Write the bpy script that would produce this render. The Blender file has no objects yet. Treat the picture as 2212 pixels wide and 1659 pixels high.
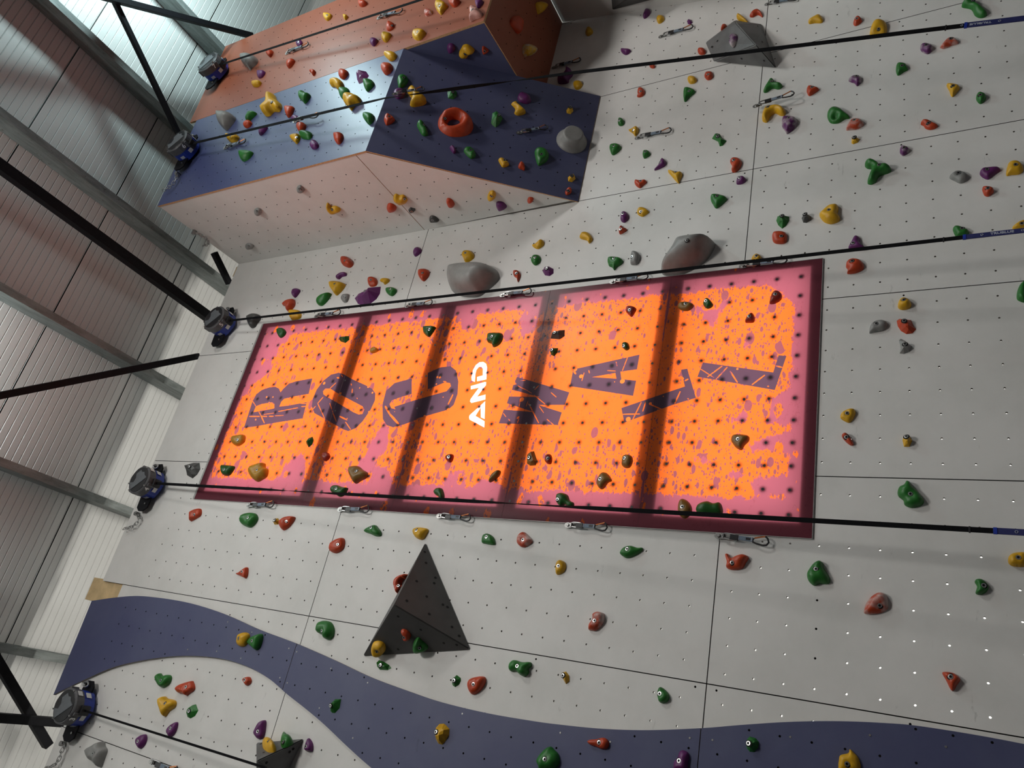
import bpy, bmesh, math, random
import numpy as np
from mathutils import Vector, Matrix, geometry, noise

random.seed(7)
S = bpy.context.scene
COL = S.collection

# ------------------------------------------------------------------ camera
D = 4.3            # metres from the lens to the climbing wall (wall front = y 0)
EYE = 1.6          # lens height
FPX, CX, CY = 1596.4, 1106.0, 829.5     # focal length and centre on the 2212 x 1659 frame
RIGHT = Vector((0.2028797, 0.4721097, -0.8578766))     # picture right, in the world
DOWN = Vector((-0.8905039, 0.4533119, 0.0388725))      # picture down
FWD = Vector((0.4072377, 0.7560560, 0.5123834))        # view direction
EYEP = Vector((0, -D, EYE))
cam_d = bpy.data.cameras.new('camera')
cam = bpy.data.objects.new('camera', cam_d); COL.objects.link(cam)
cam_d.sensor_fit = 'HORIZONTAL'; cam_d.sensor_width = 36.0
cam_d.lens = FPX / 2212 * 36.0
cam_d.clip_end = 200
cam.matrix_world = Matrix(((RIGHT.x, -DOWN.x, -FWD.x, EYEP.x), (RIGHT.y, -DOWN.y, -FWD.y, EYEP.y),
                           (RIGHT.z, -DOWN.z, -FWD.z, EYEP.z), (0, 0, 0, 1)))
S.camera = cam

# ------------------------------------------------------------------ light and exposure
S.view_settings.view_transform = 'Standard'
S.view_settings.look = 'None'
S.view_settings.exposure = -0.08
S.view_settings.gamma = 1.0
S.view_settings.use_curve_mapping = False
S.cycles.max_bounces = 8
S.cycles.diffuse_bounces = 5
S.cycles.glossy_bounces = 3
S.cycles.transmission_bounces = 4
S.cycles.sample_clamp_indirect = 4.0
S.cycles.caustics_reflective = False
S.cycles.caustics_refractive = False
world = bpy.data.worlds.new('hall_air'); S.world = world; world.use_nodes = True
world.node_tree.nodes['Background'].inputs[0].default_value = (0.8, 0.9, 1, 1)
world.node_tree.nodes['Background'].inputs[1].default_value = 0.02

def lamp(name, kind, loc, power, color, size=0.3, size_y=None, aim=None):
    d = bpy.data.lights.new(name, kind); d.energy = power; d.color = color
    if kind == 'AREA':
        d.shape = 'RECTANGLE' if size_y else 'SQUARE'; d.size = size
        if size_y: d.size_y = size_y
    else:
        d.shadow_soft_size = size
    o = bpy.data.objects.new(name, d); COL.objects.link(o); o.location = loc
    if aim is not None:
        o.rotation_euler = (Vector(aim) - Vector(loc)).to_track_quat('-Z', 'Y').to_euler()
    return o
def hall_lamp(loc, down, up, color, tilt=0.0):
    lamp('fill_lamp', 'AREA', loc, down, color, 0.45, None, (loc[0], loc[1] + tilt, loc[2] - 1))
    lamp('hall_uplight', 'AREA', (loc[0], loc[1], loc[2] + 0.05), up, color, 0.4, None, (loc[0], loc[1], loc[2] + 1))
hall_lamp((1.7, -2.9, 8.66), 16, 85, (0.90, 1.0, 0.99), 0.1)
hall_lamp((6.7, -2.6, 7.95), 58, 80, (0.72, 0.97, 1.0), 0.2)
hall_lamp((-1.3, -2.9, 8.3), 8, 60, (0.97, 1.0, 0.98), 0.1)  # added lamp, lifts the dim ceiling on the left
lamp('fill_lamp', 'AREA', (2.0, -6.3, 8.4), 215, (1.0, 0.965, 0.925), 1.2, 1.2, (1.0, -1.6, 0.0))  # added wide fill, evens out the light on the lower wall
lamp('fill_lamp', 'AREA', (7.5, -6.3, 8.4), 195, (1.0, 0.97, 0.935), 1.2, 1.2, (4.0, -1.6, 0.0))  # second added fill, evens out the wall further right
lamp('rear_lamp', 'AREA', (1.5, 0.6, 0.8), 640, (1.0, 0.97, 0.90), 6.0, 0.5, (1.5, 3.0, 2.7))

# ------------------------------------------------------------------ small helpers
def at(px, py, pl, off=0.0):
    """where the sight line through a pixel of the photograph meets a plane of the place"""
    r = (FWD + RIGHT * ((px - CX) / FPX) + DOWN * ((py - CY) / FPX))
    o = pl.o + pl.n * off
    return EYEP + r * ((o - EYEP).dot(pl.n) / r.dot(pl.n))

class Plane:
    def __init__(s, o, e1, e2):
        s.o = Vector(o); s.e1 = Vector(e1).normalized()
        e2 = Vector(e2); s.e2 = (e2 - s.e1 * e2.dot(s.e1)).normalized(); s.n = s.e1.cross(s.e2)
    def loc(s, p):
        d = Vector(p) - s.o; return Vector((d.dot(s.e1), d.dot(s.e2)))
    def hit(s, px, py, off=0.0):
        return s.loc(at(px, py, s, off))
    def matrix(s, a=0, b=0, off=0):
        p = s.o + s.e1 * a + s.e2 * b + s.n * off
        return Matrix(((s.e1.x, s.e2.x, s.n.x, p.x), (s.e1.y, s.e2.y, s.n.y, p.y), (s.e1.z, s.e2.z, s.n.z, p.z), (0, 0, 0, 1)))
    @staticmethod
    def through(a, b, c):
        a, b, c = Vector(a), Vector(b), Vector(c)
        pl = Plane(a, b - a, c - a)
        if pl.n.dot(EYEP - a) < 0: pl = Plane(a, c - a, b - a)
        return pl

def P3(u, d, v):            # wall units (times the camera distance) to metres
    return Vector((u * D, (d - 1) * D, v * D + EYE))

def tag(o, label=None, cat=None, group=None, kind=None):
    if label: o['label'] = label
    if cat: o['category'] = cat
    if group: o['group'] = group
    if kind: o['kind'] = kind
    return o

def world_of(o):
    return o.matrix_basis.copy() if o.parent is None else world_of(o.parent) @ o.matrix_basis

def link(o, parent=None):
    """link into the scene; the matrix given so far is the one wanted in the world"""
    COL.objects.link(o)
    if parent is not None:
        w = o.matrix_basis.copy(); o.parent = parent
        o.matrix_basis = world_of(parent).inverted() @ w
    return o

def mesh_obj(name, verts, faces, mats, idx=None, parent=None, matrix=None, smooth=False):
    me = bpy.data.meshes.new(name)
    me.from_pydata([tuple(v) for v in verts], [], faces)
    for m in (mats if isinstance(mats, (list, tuple)) else [mats]): me.materials.append(m)
    if idx is not None: me.polygons.foreach_set('material_index', idx)
    if smooth: me.polygons.foreach_set('use_smooth', [True] * len(me.polygons))
    me.update()
    o = bpy.data.objects.new(name, me)
    if matrix is not None: o.matrix_world = matrix
    return link(o, parent)

def bm_obj(name, bm, mats, parent=None, matrix=None, smooth=False):
    me = bpy.data.meshes.new(name)
    bmesh.ops.recalc_face_normals(bm, faces=bm.faces)
    bm.to_mesh(me); bm.free()
    for m in (mats if isinstance(mats, (list, tuple)) else [mats]): me.materials.append(m)
    if smooth: me.polygons.foreach_set('use_smooth', [True] * len(me.polygons))
    o = bpy.data.objects.new(name, me)
    if matrix is not None: o.matrix_world = matrix
    return link(o, parent)

def empty(name, loc=(0, 0, 0), matrix=None):
    o = bpy.data.objects.new(name, None); o.empty_display_size = 0.1
    if matrix is not None: o.matrix_world = matrix
    else: o.location = loc
    return link(o)

def copy_tree(o, parent=None):
    c = o.copy(); COL.objects.link(c); c.parent = parent
    for ch in list(o.children): copy_tree(ch, c)
    return c

def bm_box(bm, lo, hi, mtx=None, bevel=0.0):
    r = bmesh.ops.create_cube(bm, size=1.0)
    vs = r['verts']
    for v in vs:
        v.co = Vector((lo[i] + (hi[i] - lo[i]) * (v.co[i] + 0.5) for i in range(3)))
    if bevel:
        es = list({e for v in vs for e in v.link_edges})
        r = bmesh.ops.bevel(bm, geom=es, offset=bevel, segments=2, affect='EDGES', profile=0.7)
        vs = list({v for f in r['faces'] for v in f.verts} | {v for v in vs if v.is_valid})
    if mtx is not None:
        for v in vs: v.co = mtx @ v.co
    return vs

def bm_tube(bm, pts, rad, seg=8, closed=False, flat=None):
    """a round bar along a path; flat = (unit vector, factor) squeezes it along that direction"""
    pts = [Vector(p) for p in pts]; n = len(pts); rings = []
    for i, p in enumerate(pts):
        t = (pts[(i + 1) % n] - pts[i - 1]) if closed else (pts[min(i + 1, n - 1)] - pts[max(i - 1, 0)])
        t.normalize()
        a = t.cross(Vector((0, 0, 1)))
        if a.length < 0.15: a = t.cross(Vector((0, 1, 0)))
        a.normalize(); b = t.cross(a)
        r = rad[i] if isinstance(rad, (list, tuple)) else rad
        ring = []
        for k in range(seg):
            w = 2 * math.pi * k / seg
            q = a * math.cos(w) * r + b * math.sin(w) * r
            if flat: q = q + flat[0] * (q.dot(flat[0]) * (flat[1] - 1))
            ring.append(bm.verts.new(p + q))
        rings.append(ring)
    m = n if closed else n - 1
    for i in range(m):
        A, B = rings[i], rings[(i + 1) % n]
        sh = 0
        if closed and i == n - 1:
            sh = min(range(seg), key=lambda s: sum((A[k].co - B[(k + s) % seg].co).length for k in range(seg)))
        for k in range(seg):
            bm.faces.new((A[k], A[(k + 1) % seg], B[(k + 1 + sh) % seg], B[(k + sh) % seg]))
    if not closed:
        bm.faces.new(rings[0][::-1]); bm.faces.new(rings[-1])

def bm_prism(bm, poly, z0, z1, inset=0.0):
    """polygon (2-D) extruded from z0 to z1, the top rim pulled in by inset"""
    n = len(poly); c = sum((Vector(p) for p in poly), Vector((0, 0))) / n
    lo = [bm.verts.new((p[0], p[1], z0)) for p in poly]
    hi = []
    for p in poly:
        d = Vector(p) - c; k = max(0.0, 1 - inset / max(d.length, 1e-6)); q = c + d * k
        hi.append(bm.verts.new((q.x, q.y, z1)))
    mid = lo
    if inset:
        mid = [bm.verts.new((p[0], p[1], z1 - inset if z1 > z0 else z1 + inset)) for p in poly]
        for i in range(n): bm.faces.new((lo[i], lo[(i + 1) % n], mid[(i + 1) % n], mid[i]))
    for i in range(n): bm.faces.new((mid[i], mid[(i + 1) % n], hi[(i + 1) % n], hi[i]))
    bm.faces.new(hi); bm.faces.new(lo[::-1])

# ------------------------------------------------------------------ materials
def nt(name):
    m = bpy.data.materials.new(name); m.use_nodes = True
    t = m.node_tree
    return m, t, t.nodes['Principled BSDF']

def N(t, kind, **kw):
    n = t.nodes.new(kind)
    for k, v in kw.items():
        if k in n.inputs.keys() if isinstance(k, str) else False: n.inputs[k].default_value = v
        else: setattr(n, k, v)
    return n

def noise_tex(t, scale, detail=4, rough=0.6, coords=None, stretch=None):
    n = t.nodes.new('ShaderNodeTexNoise')
    n.inputs['Scale'].default_value = scale; n.inputs['Detail'].default_value = detail; n.inputs['Roughness'].default_value = rough
    src = coords
    if src is None:
        tc = t.nodes.new('ShaderNodeTexCoord'); src = tc.outputs['Object']
    if stretch:
        mp = t.nodes.new('ShaderNodeMapping'); mp.inputs['Scale'].default_value = stretch
        t.links.new(src, mp.inputs['Vector']); src = mp.outputs['Vector']
    t.links.new(src, n.inputs['Vector'])
    return n.outputs['Fac']

def ramp(t, fac, stops):
    r = t.nodes.new('ShaderNodeValToRGB')
    e = r.color_ramp.elements
    while len(e) < len(stops): e.new(0.5)
    for i, (p, c) in enumerate(stops):
        e[i].position = p; e[i].color = (*c, 1) if len(c) == 3 else c
    t.links.new(fac, r.inputs['Fac']); return r.outputs['Color']

def mixc(t, fac, a, b, mode='MIX'):
    m = t.nodes.new('ShaderNodeMix'); m.data_type = 'RGBA'; m.blend_type = mode
    for sock, v in ((m.inputs['Factor'], fac), (m.inputs[6], a), (m.inputs[7], b)):
        if isinstance(v, (tuple, list)): sock.default_value = (*v, 1) if len(v) == 3 else v
        elif isinstance(v, (int, float)): sock.default_value = v
        else: t.links.new(v, sock)
    return m.outputs[2]

def math_n(t, op, a, b=None, clamp=False):
    m = t.nodes.new('ShaderNodeMath'); m.operation = op; m.use_clamp = clamp
    for i, v in enumerate((a, b)):
        if v is None: continue
        if isinstance(v, (int, float)): m.inputs[i].default_value = v
        else: t.links.new(v, m.inputs[i])
    return m.outputs[0]

def bump(t, b, fac, strength, dist=0.01):
    n = t.nodes.new('ShaderNodeBump'); n.inputs['Strength'].default_value = strength; n.inputs['Distance'].default_value = dist
    t.links.new(fac, n.inputs['Height']); t.links.new(n.outputs['Normal'], b.inputs['Normal'])

def plain(name, col, rough=0.5, metal=0.0, var=0.12, scale=30, bmp=0.0, spec=0.5):
    m, t, b = nt(name)
    f = noise_tex(t, scale)
    c = ramp(t, f, [(0.3, tuple(x * (1 - var) for x in col)), (0.7, tuple(min(1, x * (1 + var)) for x in col))])
    t.links.new(c, b.inputs['Base Color'])
    b.inputs['Roughness'].default_value = rough; b.inputs['Metallic'].default_value = metal
    b.inputs['Specular IOR Level'].default_value = spec
    if bmp: bump(t, b, noise_tex(t, scale * 6), bmp, 0.002)
    return m

def board(name, col, rough, smudge=(0.5, 0.5, 0.47), amount=0.35, grain=0.1, sp=0.4):
    """painted climbing board: faint chalk and shoe smudges, thin dark scuffs, sandy texture"""
    m, t, b = nt(name)
    base = mixc(t, ramp(t, noise_tex(t, 1.3, 6, 0.65), [(0.42, (0, 0, 0)), (0.72, (amount,) * 3)]), col, smudge)
    scuff = noise_tex(t, 3.0, 8, 0.75, stretch=(1.0, 3.5, 1))
    base = mixc(t, ramp(t, scuff, [(0.635, (0, 0, 0)), (0.69, (0.5,) * 3)]), base, tuple(x * 0.5 for x in col))
    t.links.new(base, b.inputs['Base Color'])
    b.inputs['Roughness'].default_value = rough; b.inputs['Specular IOR Level'].default_value = sp
    bump(t, b, noise_tex(t, 160, 3), grain, 0.002)
    return m

WHITE = board('white painted board', (0.70, 0.69, 0.665), 0.55, (0.50, 0.50, 0.47), 0.5)
BLUE = board('dark blue painted board', (0.060, 0.066, 0.14), 0.5, (0.10, 0.11, 0.18), 0.5)
GLOSSBLUE = board('dark blue varnished board', (0.045, 0.058, 0.15), 0.36, (0.09, 0.10, 0.18), 0.4, 0.45, 0.6)
COPPER = board('copper red painted board', (0.265, 0.074, 0.038), 0.44, (0.30, 0.12, 0.075), 0.4, 0.25, 0.35)
PLY = plain('plywood edge', (0.50, 0.29, 0.14), 0.6, var=0.25, scale=60)
HOLEWALL = plain('drilled plywood', (0.05, 0.04, 0.03), 0.8)
SEAM = plain('dark board edge', (0.04, 0.035, 0.03), 0.8)
PLYGREY = plain('grey plywood edge', (0.20, 0.17, 0.14), 0.7, var=0.2, scale=40)
TIMBER = plain('pine timber', (0.58, 0.42, 0.22), 0.6, var=0.2, scale=9)
BLACKSTEEL = plain('black steel', (0.007, 0.007, 0.009), 0.6, 0.0, 0.2, spec=0.15)
BLACKPLASTIC = plain('black plastic', (0.010, 0.010, 0.012), 0.45)
STEEL = plain('zinc steel', (0.36, 0.36, 0.35), 0.42, 1.0, 0.15)
CHROME = plain('polished steel', (0.50, 0.50, 0.50), 0.36, 1.0, 0.1)
DARKGREY = plain('charcoal volume paint', (0.060, 0.058, 0.056), 0.6, var=0.15, scale=6, bmp=0.2)
SLATE = plain('chalked slate volume paint', (0.11, 0.11, 0.11), 0.55, var=0.35, scale=4, bmp=0.2)
BLUEPLASTIC = plain('blue plastic', (0.012, 0.035, 0.30), 0.4)
GREYPLASTIC = plain('grey plastic', (0.085, 0.085, 0.09), 0.5)
LIGHTGREY = plain('pale grey plastic', (0.11, 0.12, 0.13), 0.4)
STICKER = plain('white sticker', (0.66, 0.66, 0.64), 0.5, var=0.05)
WEB = plain('black webbing', (0.006, 0.006, 0.007), 0.9, var=0.3, scale=200, spec=0.08)
SLEEVE = plain('navy webbing', (0.010, 0.014, 0.10), 0.7, var=0.2, scale=200)
PRINT = plain('pale grey print', (0.38, 0.40, 0.48), 0.6, var=0.05)
WHITEPRINT = plain('white print', (0.8, 0.8, 0.8), 0.5, var=0.03)
SLING = plain('grey blue sling webbing', (0.16, 0.21, 0.27), 0.7, var=0.25, scale=120)
ORANGEGATE = plain('orange anodised gate', (0.62, 0.20, 0.06), 0.35, 0.5)
def galv():
    m, t, b = nt('galvanised steel')
    f = noise_tex(t, 3, 5, 0.7, stretch=(6, 1.2, 6))
    c = ramp(t, f, [(0.3, (0.12, 0.135, 0.13)), (0.7, (0.26, 0.285, 0.275))])
    sp = noise_tex(t, 22, 6, 0.75)
    c = mixc(t, ramp(t, sp, [(0.60, (0, 0, 0)), (0.66, (0.7,) * 3)]), c, (0.08, 0.07, 0.06))
    t.links.new(c, b.inputs['Base Color']); b.inputs['Metallic'].default_value = 0.35; b.inputs['Roughness'].default_value = 0.5
    return m
GALV = galv()
CLAD = plain('white steel cladding', (0.66, 0.66, 0.64), 0.42, var=0.03, scale=2)
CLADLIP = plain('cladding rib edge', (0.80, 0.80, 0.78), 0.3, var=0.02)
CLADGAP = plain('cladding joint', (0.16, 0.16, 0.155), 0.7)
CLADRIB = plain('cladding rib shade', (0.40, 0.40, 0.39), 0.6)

def resin(name, col, chalk=0.0, rough=0.42):
    m, t, b = nt(name)
    f = noise_tex(t, 9, 4)
    c = ramp(t, f, [(0.3, tuple(x * 0.78 for x in col)), (0.72, tuple(min(1, x * 1.12) for x in col))])
    if chalk:
        k = noise_tex(t, 11, 5, 0.6)
        c = mixc(t, ramp(t, k, [(0.62 - 0.25 * chalk, (0, 0, 0)), (0.80 - 0.25 * chalk, (0.75,) * 3)]), c, (0.55, 0.52, 0.49))
    t.links.new(c, b.inputs['Base Color']); b.inputs['Roughness'].default_value = rough
    b.inputs['Specular IOR Level'].default_value = 0.4
    bump(t, b, noise_tex(t, 320, 2), 0.25, 0.002)
    return m
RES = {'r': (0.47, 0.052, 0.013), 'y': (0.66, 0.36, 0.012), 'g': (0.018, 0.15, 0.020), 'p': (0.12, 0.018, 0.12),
       'k': (0.25, 0.25, 0.24), 'j': (0.065, 0.065, 0.062), 'c': (0.62, 0.30, 0.25), 'a': (0.44, 0.22, 0.012), 'b': (0.22, 0.115, 0.022), 'q': (0.24, 0.024, 0.014), 'h': (0.012, 0.085, 0.012)}  # lit-panel holds: yellow, red, green darkened, backlight shade put into the colour
RNAME = {'r': 'orange red', 'y': 'yellow', 'g': 'green', 'p': 'purple', 'k': 'grey', 'j': 'charcoal', 'c': 'chalk pink', 'a': 'shaded yellow', 'b': 'deep shaded yellow', 'q': 'shaded red', 'h': 'shaded green'}  # labels of a, b, q, h holds give the shaded colour, not the resin's
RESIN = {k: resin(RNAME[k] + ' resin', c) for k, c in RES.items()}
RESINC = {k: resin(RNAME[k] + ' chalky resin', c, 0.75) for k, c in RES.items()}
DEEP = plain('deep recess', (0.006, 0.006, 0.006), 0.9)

# ------------------------------------------------------------------ planes of the place
Y1 = (0.752 - 1) * D                     # front of the overhang
W = Plane((0, 0, EYE), (1, 0, 0), (0, 0, 1))
WV = Plane((0, -0.022, EYE), (1, 0, 0), (0, 0, 1))
P = Plane((0, -0.008, EYE), (1, 0, 0), (0, 0, 1))
F = Plane((0, Y1, EYE), (1, 0, 0), (0, 0, 1))
SIDEX = 0.938 * D; MIDX = 1.222 * D; FARX = 1.512 * D
SD = Plane((SIDEX, 0, EYE), (0, -1, 0), (0, 0, 1))
B = Plane((MIDX, 0, EYE), (0, -1, 0), (0, 0, 1))
ZF, ZB, ZU = 0.970 * D, 0.617 * D, 0.768 * D      # fold, foot of the slope, copper underside (above the eye)
L = Plane((0, 0, EYE + ZB), (1, 0, 0), (0, Y1, ZF - ZB))
U = Plane((0, 0, EYE + ZU), (1, 0, 0), (0, -1, 0))

# ------------------------------------------------------------------ drilled boards
def cdt(polys, extra=(), steiner=()):
    """constrained triangulation; polys = list of closed 2-D loops; returns verts, faces, owner loops per face, vert map"""
    vs, es, fs = [], [], []
    for p in polys:
        if sum(p[i][0] * p[(i + 1) % len(p)][1] - p[(i + 1) % len(p)][0] * p[i][1] for i in range(len(p))) < 0: p = list(p)[::-1]
        k = len(vs); vs += [Vector((q[0], q[1])) for q in p]
        fs.append(list(range(k, k + len(p))))
    vs += [Vector((q[0], q[1])) for q in steiner]
    ov, oe, of, mv, me_, mf = geometry.delaunay_2d_cdt(vs, es, fs, 0, 1e-6)
    back = {}
    for i, src in enumerate(mv):
        for s in src: back[s] = i
    return ov, of, mf, back, fs

def octagon(c, r, n=8):
    return [(c[0] + r * math.cos(2 * math.pi * (k + 0.5) / n), c[1] + r * math.sin(2 * math.pi * (k + 0.5) / n)) for k in range(n)]

def inside(poly, p, margin=0.0):
    x, y = p; c = False; n = len(poly); dmin = 1e9
    for i in range(n):
        x1, y1 = poly[i]; x2, y2 = poly[(i + 1) % n]
        if (y1 > y) != (y2 > y) and x < (x2 - x1) * (y - y1) / (y2 - y1) + x1: c = not c
        if margin:
            dx, dy = x2 - x1, y2 - y1; L2 = dx * dx + dy * dy or 1e-12
            k = max(0, min(1, ((x - x1) * dx + (y - y1) * dy) / L2))
            dmin = min(dmin, math.hypot(x - x1 - k * dx, y - y1 - k * dy))
    return c and dmin >= margin

def drilled(poly, holes, thick, acc, r=0.0062, n=8):
    """a board with through holes, appended to acc = [verts, faces, material index]; local z = 0 is the front"""
    holes = [h for h in holes if inside(poly, h, r + 0.006)]
    ov, of, mf, back, fs = cdt([poly] + [octagon(h, r, n) for h in holes])
    V, Fc, I = acc; k = len(V); m = len(ov)
    V += [(v.x, v.y, 0.0) for v in ov] + [(v.x, v.y, -thick) for v in ov]
    for f, src in zip(of, mf):
        if 0 in src and not any(s > 0 for s in src):
            f = list(f)
            a, b, c = (ov[i] for i in f[:3])
            if (b - a).cross(c - a) < 0: f.reverse()
            Fc.append([k + i for i in f]); I.append(0)
            Fc.append([k + m + i for i in reversed(f)]); I.append(1)
    for j, loop in enumerate(fs):
        q = [back[i] for i in loop]
        for a, b in zip(q, q[1:] + q[:1]):
            if a != b:
                Fc.append([k + a, k + b, k + m + b, k + m + a] if j else [k + b, k + a, k + m + a, k + m + b]); I.append(2 if j else 1)

def lattice(u0s, v0, dv, v1, v2):
    out = []
    v = v0
    while v <= v2:
        if v >= v1:
            for u in u0s: out.append((u * D, v * D))
        v += dv
    return out

# ------------------------------------------------------------------ the setting
def box_obj(name, lo, hi, m, parent=None, bevel=0.0):
    bm = bmesh.new(); bm_box(bm, lo, hi, None, bevel); return bm_obj(name, bm, m, parent)

HALLWALL = plain('hall wall cladding', (0.42, 0.42, 0.41), 0.7, var=0.05, scale=1)
MATS = plain('grey floor mat', (0.13, 0.13, 0.14), 0.7, scale=4)
tag(box_obj('floor', (-14, -15, -0.15), (17, 3.2, 0), MATS), kind='structure')
tag(box_obj('wall_back', (-14, 3.0, 0), (17, 3.2, 9.8), HALLWALL), kind='structure')
tag(box_obj('wall_left', (-14.2, -15, 0), (-14, 3.2, 9.8), HALLWALL), kind='structure')
tag(box_obj('wall_right', (17, -15, 0), (17.2, 3.2, 9.8), HALLWALL), kind='structure')
tag(box_obj('wall_entrance', (-14.2, -15.2, 0), (17.2, -15, 9.8), HALLWALL), kind='structure')

# climbing wall: boards between panel seams, the opening of the lit panel left free
US = [-0.4735, -0.19, 0.0935, 0.377, 0.659, 0.941, 1.222, 1.505, 1.79]
VS = [-0.368, 0.284, 0.989, 1.622]
LIT = (0.2905, 0.7325, 0.1650, 1.4205)
acc = [[], [], []]
G = 0.0028 / D
for ci in range(8):
    u0, u1 = US[ci], US[ci + 1]
    for ri in range(3):
        v0, v1 = VS[ri], VS[ri + 1]
        if ri == 2: v1 = {0: 1.553, 1: 1.547}.get(ci, 1.622)
        cols_lo = [0.1082 + 0.0348 * k for k in range(8)] if ci == 2 else [u0 + 0.0205 + 0.0345 * k for k in range(8)]
        cols = [0.1182 + 0.0346 * k for k in range(8)] if ci == 2 else cols_lo
        if ri == 0: hs = lattice(cols_lo, 0.0153 - 0.0353 * 10, 0.0353, v0 + 0.01, v1 - 0.01)
        elif ri == 1: hs = lattice(cols, 0.3165, 0.0350, v0 + 0.01, v1 - 0.012)
        else: hs = lattice(cols, 1.011, 0.0353, v0 + 0.01, 1.475)
        a0, a1, b0, b1 = u0 + G, u1 - G, v0 + G, v1 - G
        rects = []
        if a0 < LIT[1] and a1 > LIT[0] and b0 < LIT[3] and b1 > LIT[2]:
            x0, x1, y0, y1 = max(a0, LIT[0]), min(a1, LIT[1]), max(b0, LIT[2]), min(b1, LIT[3])
            if y0 > b0: rects.append((a0, a1, b0, y0))
            if y1 < b1: rects.append((a0, a1, y1, b1))
            if x0 > a0: rects.append((a0, x0, y0, y1))
            if x1 < a1: rects.append((x1, a1, y0, y1))
        else: rects.append((a0, a1, b0, b1))
        for (p0, p1, q0, q1) in rects:
            poly = [(p0 * D, q0 * D), (p1 * D, q0 * D), (p1 * D, q1 * D), (p0 * D, q1 * D)]
            hh = [h for h in hs if not (u0 > 0.93 and h[1] / D > 0.63 and h[0] / D < 1.5)]
            hh += [((u1 - 0.006) * D, (v0 + (v1 - v0) * f) * D) for f in (0.02, 0.35, 0.65, 0.98)] if ri < 2 else []
            drilled(poly, hh, 0.018, acc)
tag(mesh_obj('wall_climbing', *acc[:2], [WHITE, SEAM, HOLEWALL], acc[2], matrix=W.matrix()), kind='structure')

# studs behind the seams and one batten close behind the lower board
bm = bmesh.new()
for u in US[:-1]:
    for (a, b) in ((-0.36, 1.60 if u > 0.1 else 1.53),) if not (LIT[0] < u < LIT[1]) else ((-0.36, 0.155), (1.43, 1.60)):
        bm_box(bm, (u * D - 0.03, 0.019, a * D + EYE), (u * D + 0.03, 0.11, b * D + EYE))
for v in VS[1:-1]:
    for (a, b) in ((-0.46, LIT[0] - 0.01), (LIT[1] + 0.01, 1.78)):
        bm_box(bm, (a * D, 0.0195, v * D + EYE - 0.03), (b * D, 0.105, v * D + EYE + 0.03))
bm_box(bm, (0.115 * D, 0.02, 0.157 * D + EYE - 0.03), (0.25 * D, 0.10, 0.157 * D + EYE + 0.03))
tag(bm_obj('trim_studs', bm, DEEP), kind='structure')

# ceiling: ribbed steel sheets, rising a little towards the climbing wall
SLOPE = 0.035; VC = 1.795
def zceil(y): return EYE + VC * D + SLOPE * y
PUR = Plane((0, 0, EYE + 1.735 * D), (1, 0, 0), (0, -1, -SLOPE))     # underside of the purlins
CE = Plane((0, 0, EYE + VC * D), (1, 0, 0), (0, -1, -SLOPE))
V, Fc, I = [], [], []
def strip(y0, y1, dz0, dz1, m):
    k = len(V)
    V.extend([(-14, y0, zceil(y0) + dz0), (17, y0, zceil(y0) + dz0), (17, y1, zceil(y1) + dz1), (-14, y1, zceil(y1) + dz1)])
    Fc.append([k, k + 1, k + 2, k + 3]); I.append(m)
y = JOINT0 = at(122, 178, CE).y - 17.0
RIB = 1.0 / 9
while y < 3.0:
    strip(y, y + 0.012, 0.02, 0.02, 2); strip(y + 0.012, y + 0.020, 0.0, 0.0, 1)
    for k in range(14):
        a = y + 0.020 + k * 0.07; b = a + 0.07
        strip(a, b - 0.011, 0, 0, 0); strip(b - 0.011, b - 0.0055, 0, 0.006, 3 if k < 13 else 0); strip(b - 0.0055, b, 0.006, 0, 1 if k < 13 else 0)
    y += 1.0
tag(mesh_obj('ceiling', V, Fc, [CLAD, CLADLIP, CLADGAP, CLADRIB], I), kind='structure')
tag(box_obj('roof', (-14, -16, 10.0), (17, 3.2, 10.1), CLADGAP), kind='structure')

# purlins
beams = [((0, 1385), (145, 1420), 'galvanised ceiling purlin above the blue wave, next to the crossed black braces'),
         ((0, 985), (290, 1100), 'orange-lit galvanised purlin ending beside the belay marked 4'),
         ((0, 605), (400, 840), 'galvanised purlin crossed by the single sloping black brace'),
         ((0, 230), (500, 610), 'long galvanised purlin between belays marked 5 and 6'),
         ((130, 0), (410, 270), 'galvanised purlin ending behind the belay marked 6'),
         ((378, 0), (505, 105), 'galvanised purlin ending behind the copper overhang top')]
for (a, b, lab) in beams:
    x = (at(*a, PUR).x + at(*b, PUR).x) / 2
    t = 0.006; bw = 0.075; h = 0.235; y0, y1 = -9.0, 2.9
    bm = bmesh.new()
    def bar(x0, x1, d0, d1):
        vs = bm_box(bm, (x0, y0, 0), (x1, y1, 1))
        for v in vs:
            zb = PUR.o.z + SLOPE * v.co.y
            v.co.z = zb + (d1 if v.co.z > 0.5 else d0)
    bar(x - bw, x, 0, t); bar(x - bw, x - bw + t, t, h); bar(x - t, x, t, 0.02); bar(x - bw, x, h, h + t)
    tag(bm_obj('ceiling_purlin', bm, GALV), lab, 'ceiling beam', 'purlins under the roof sheets')

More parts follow.
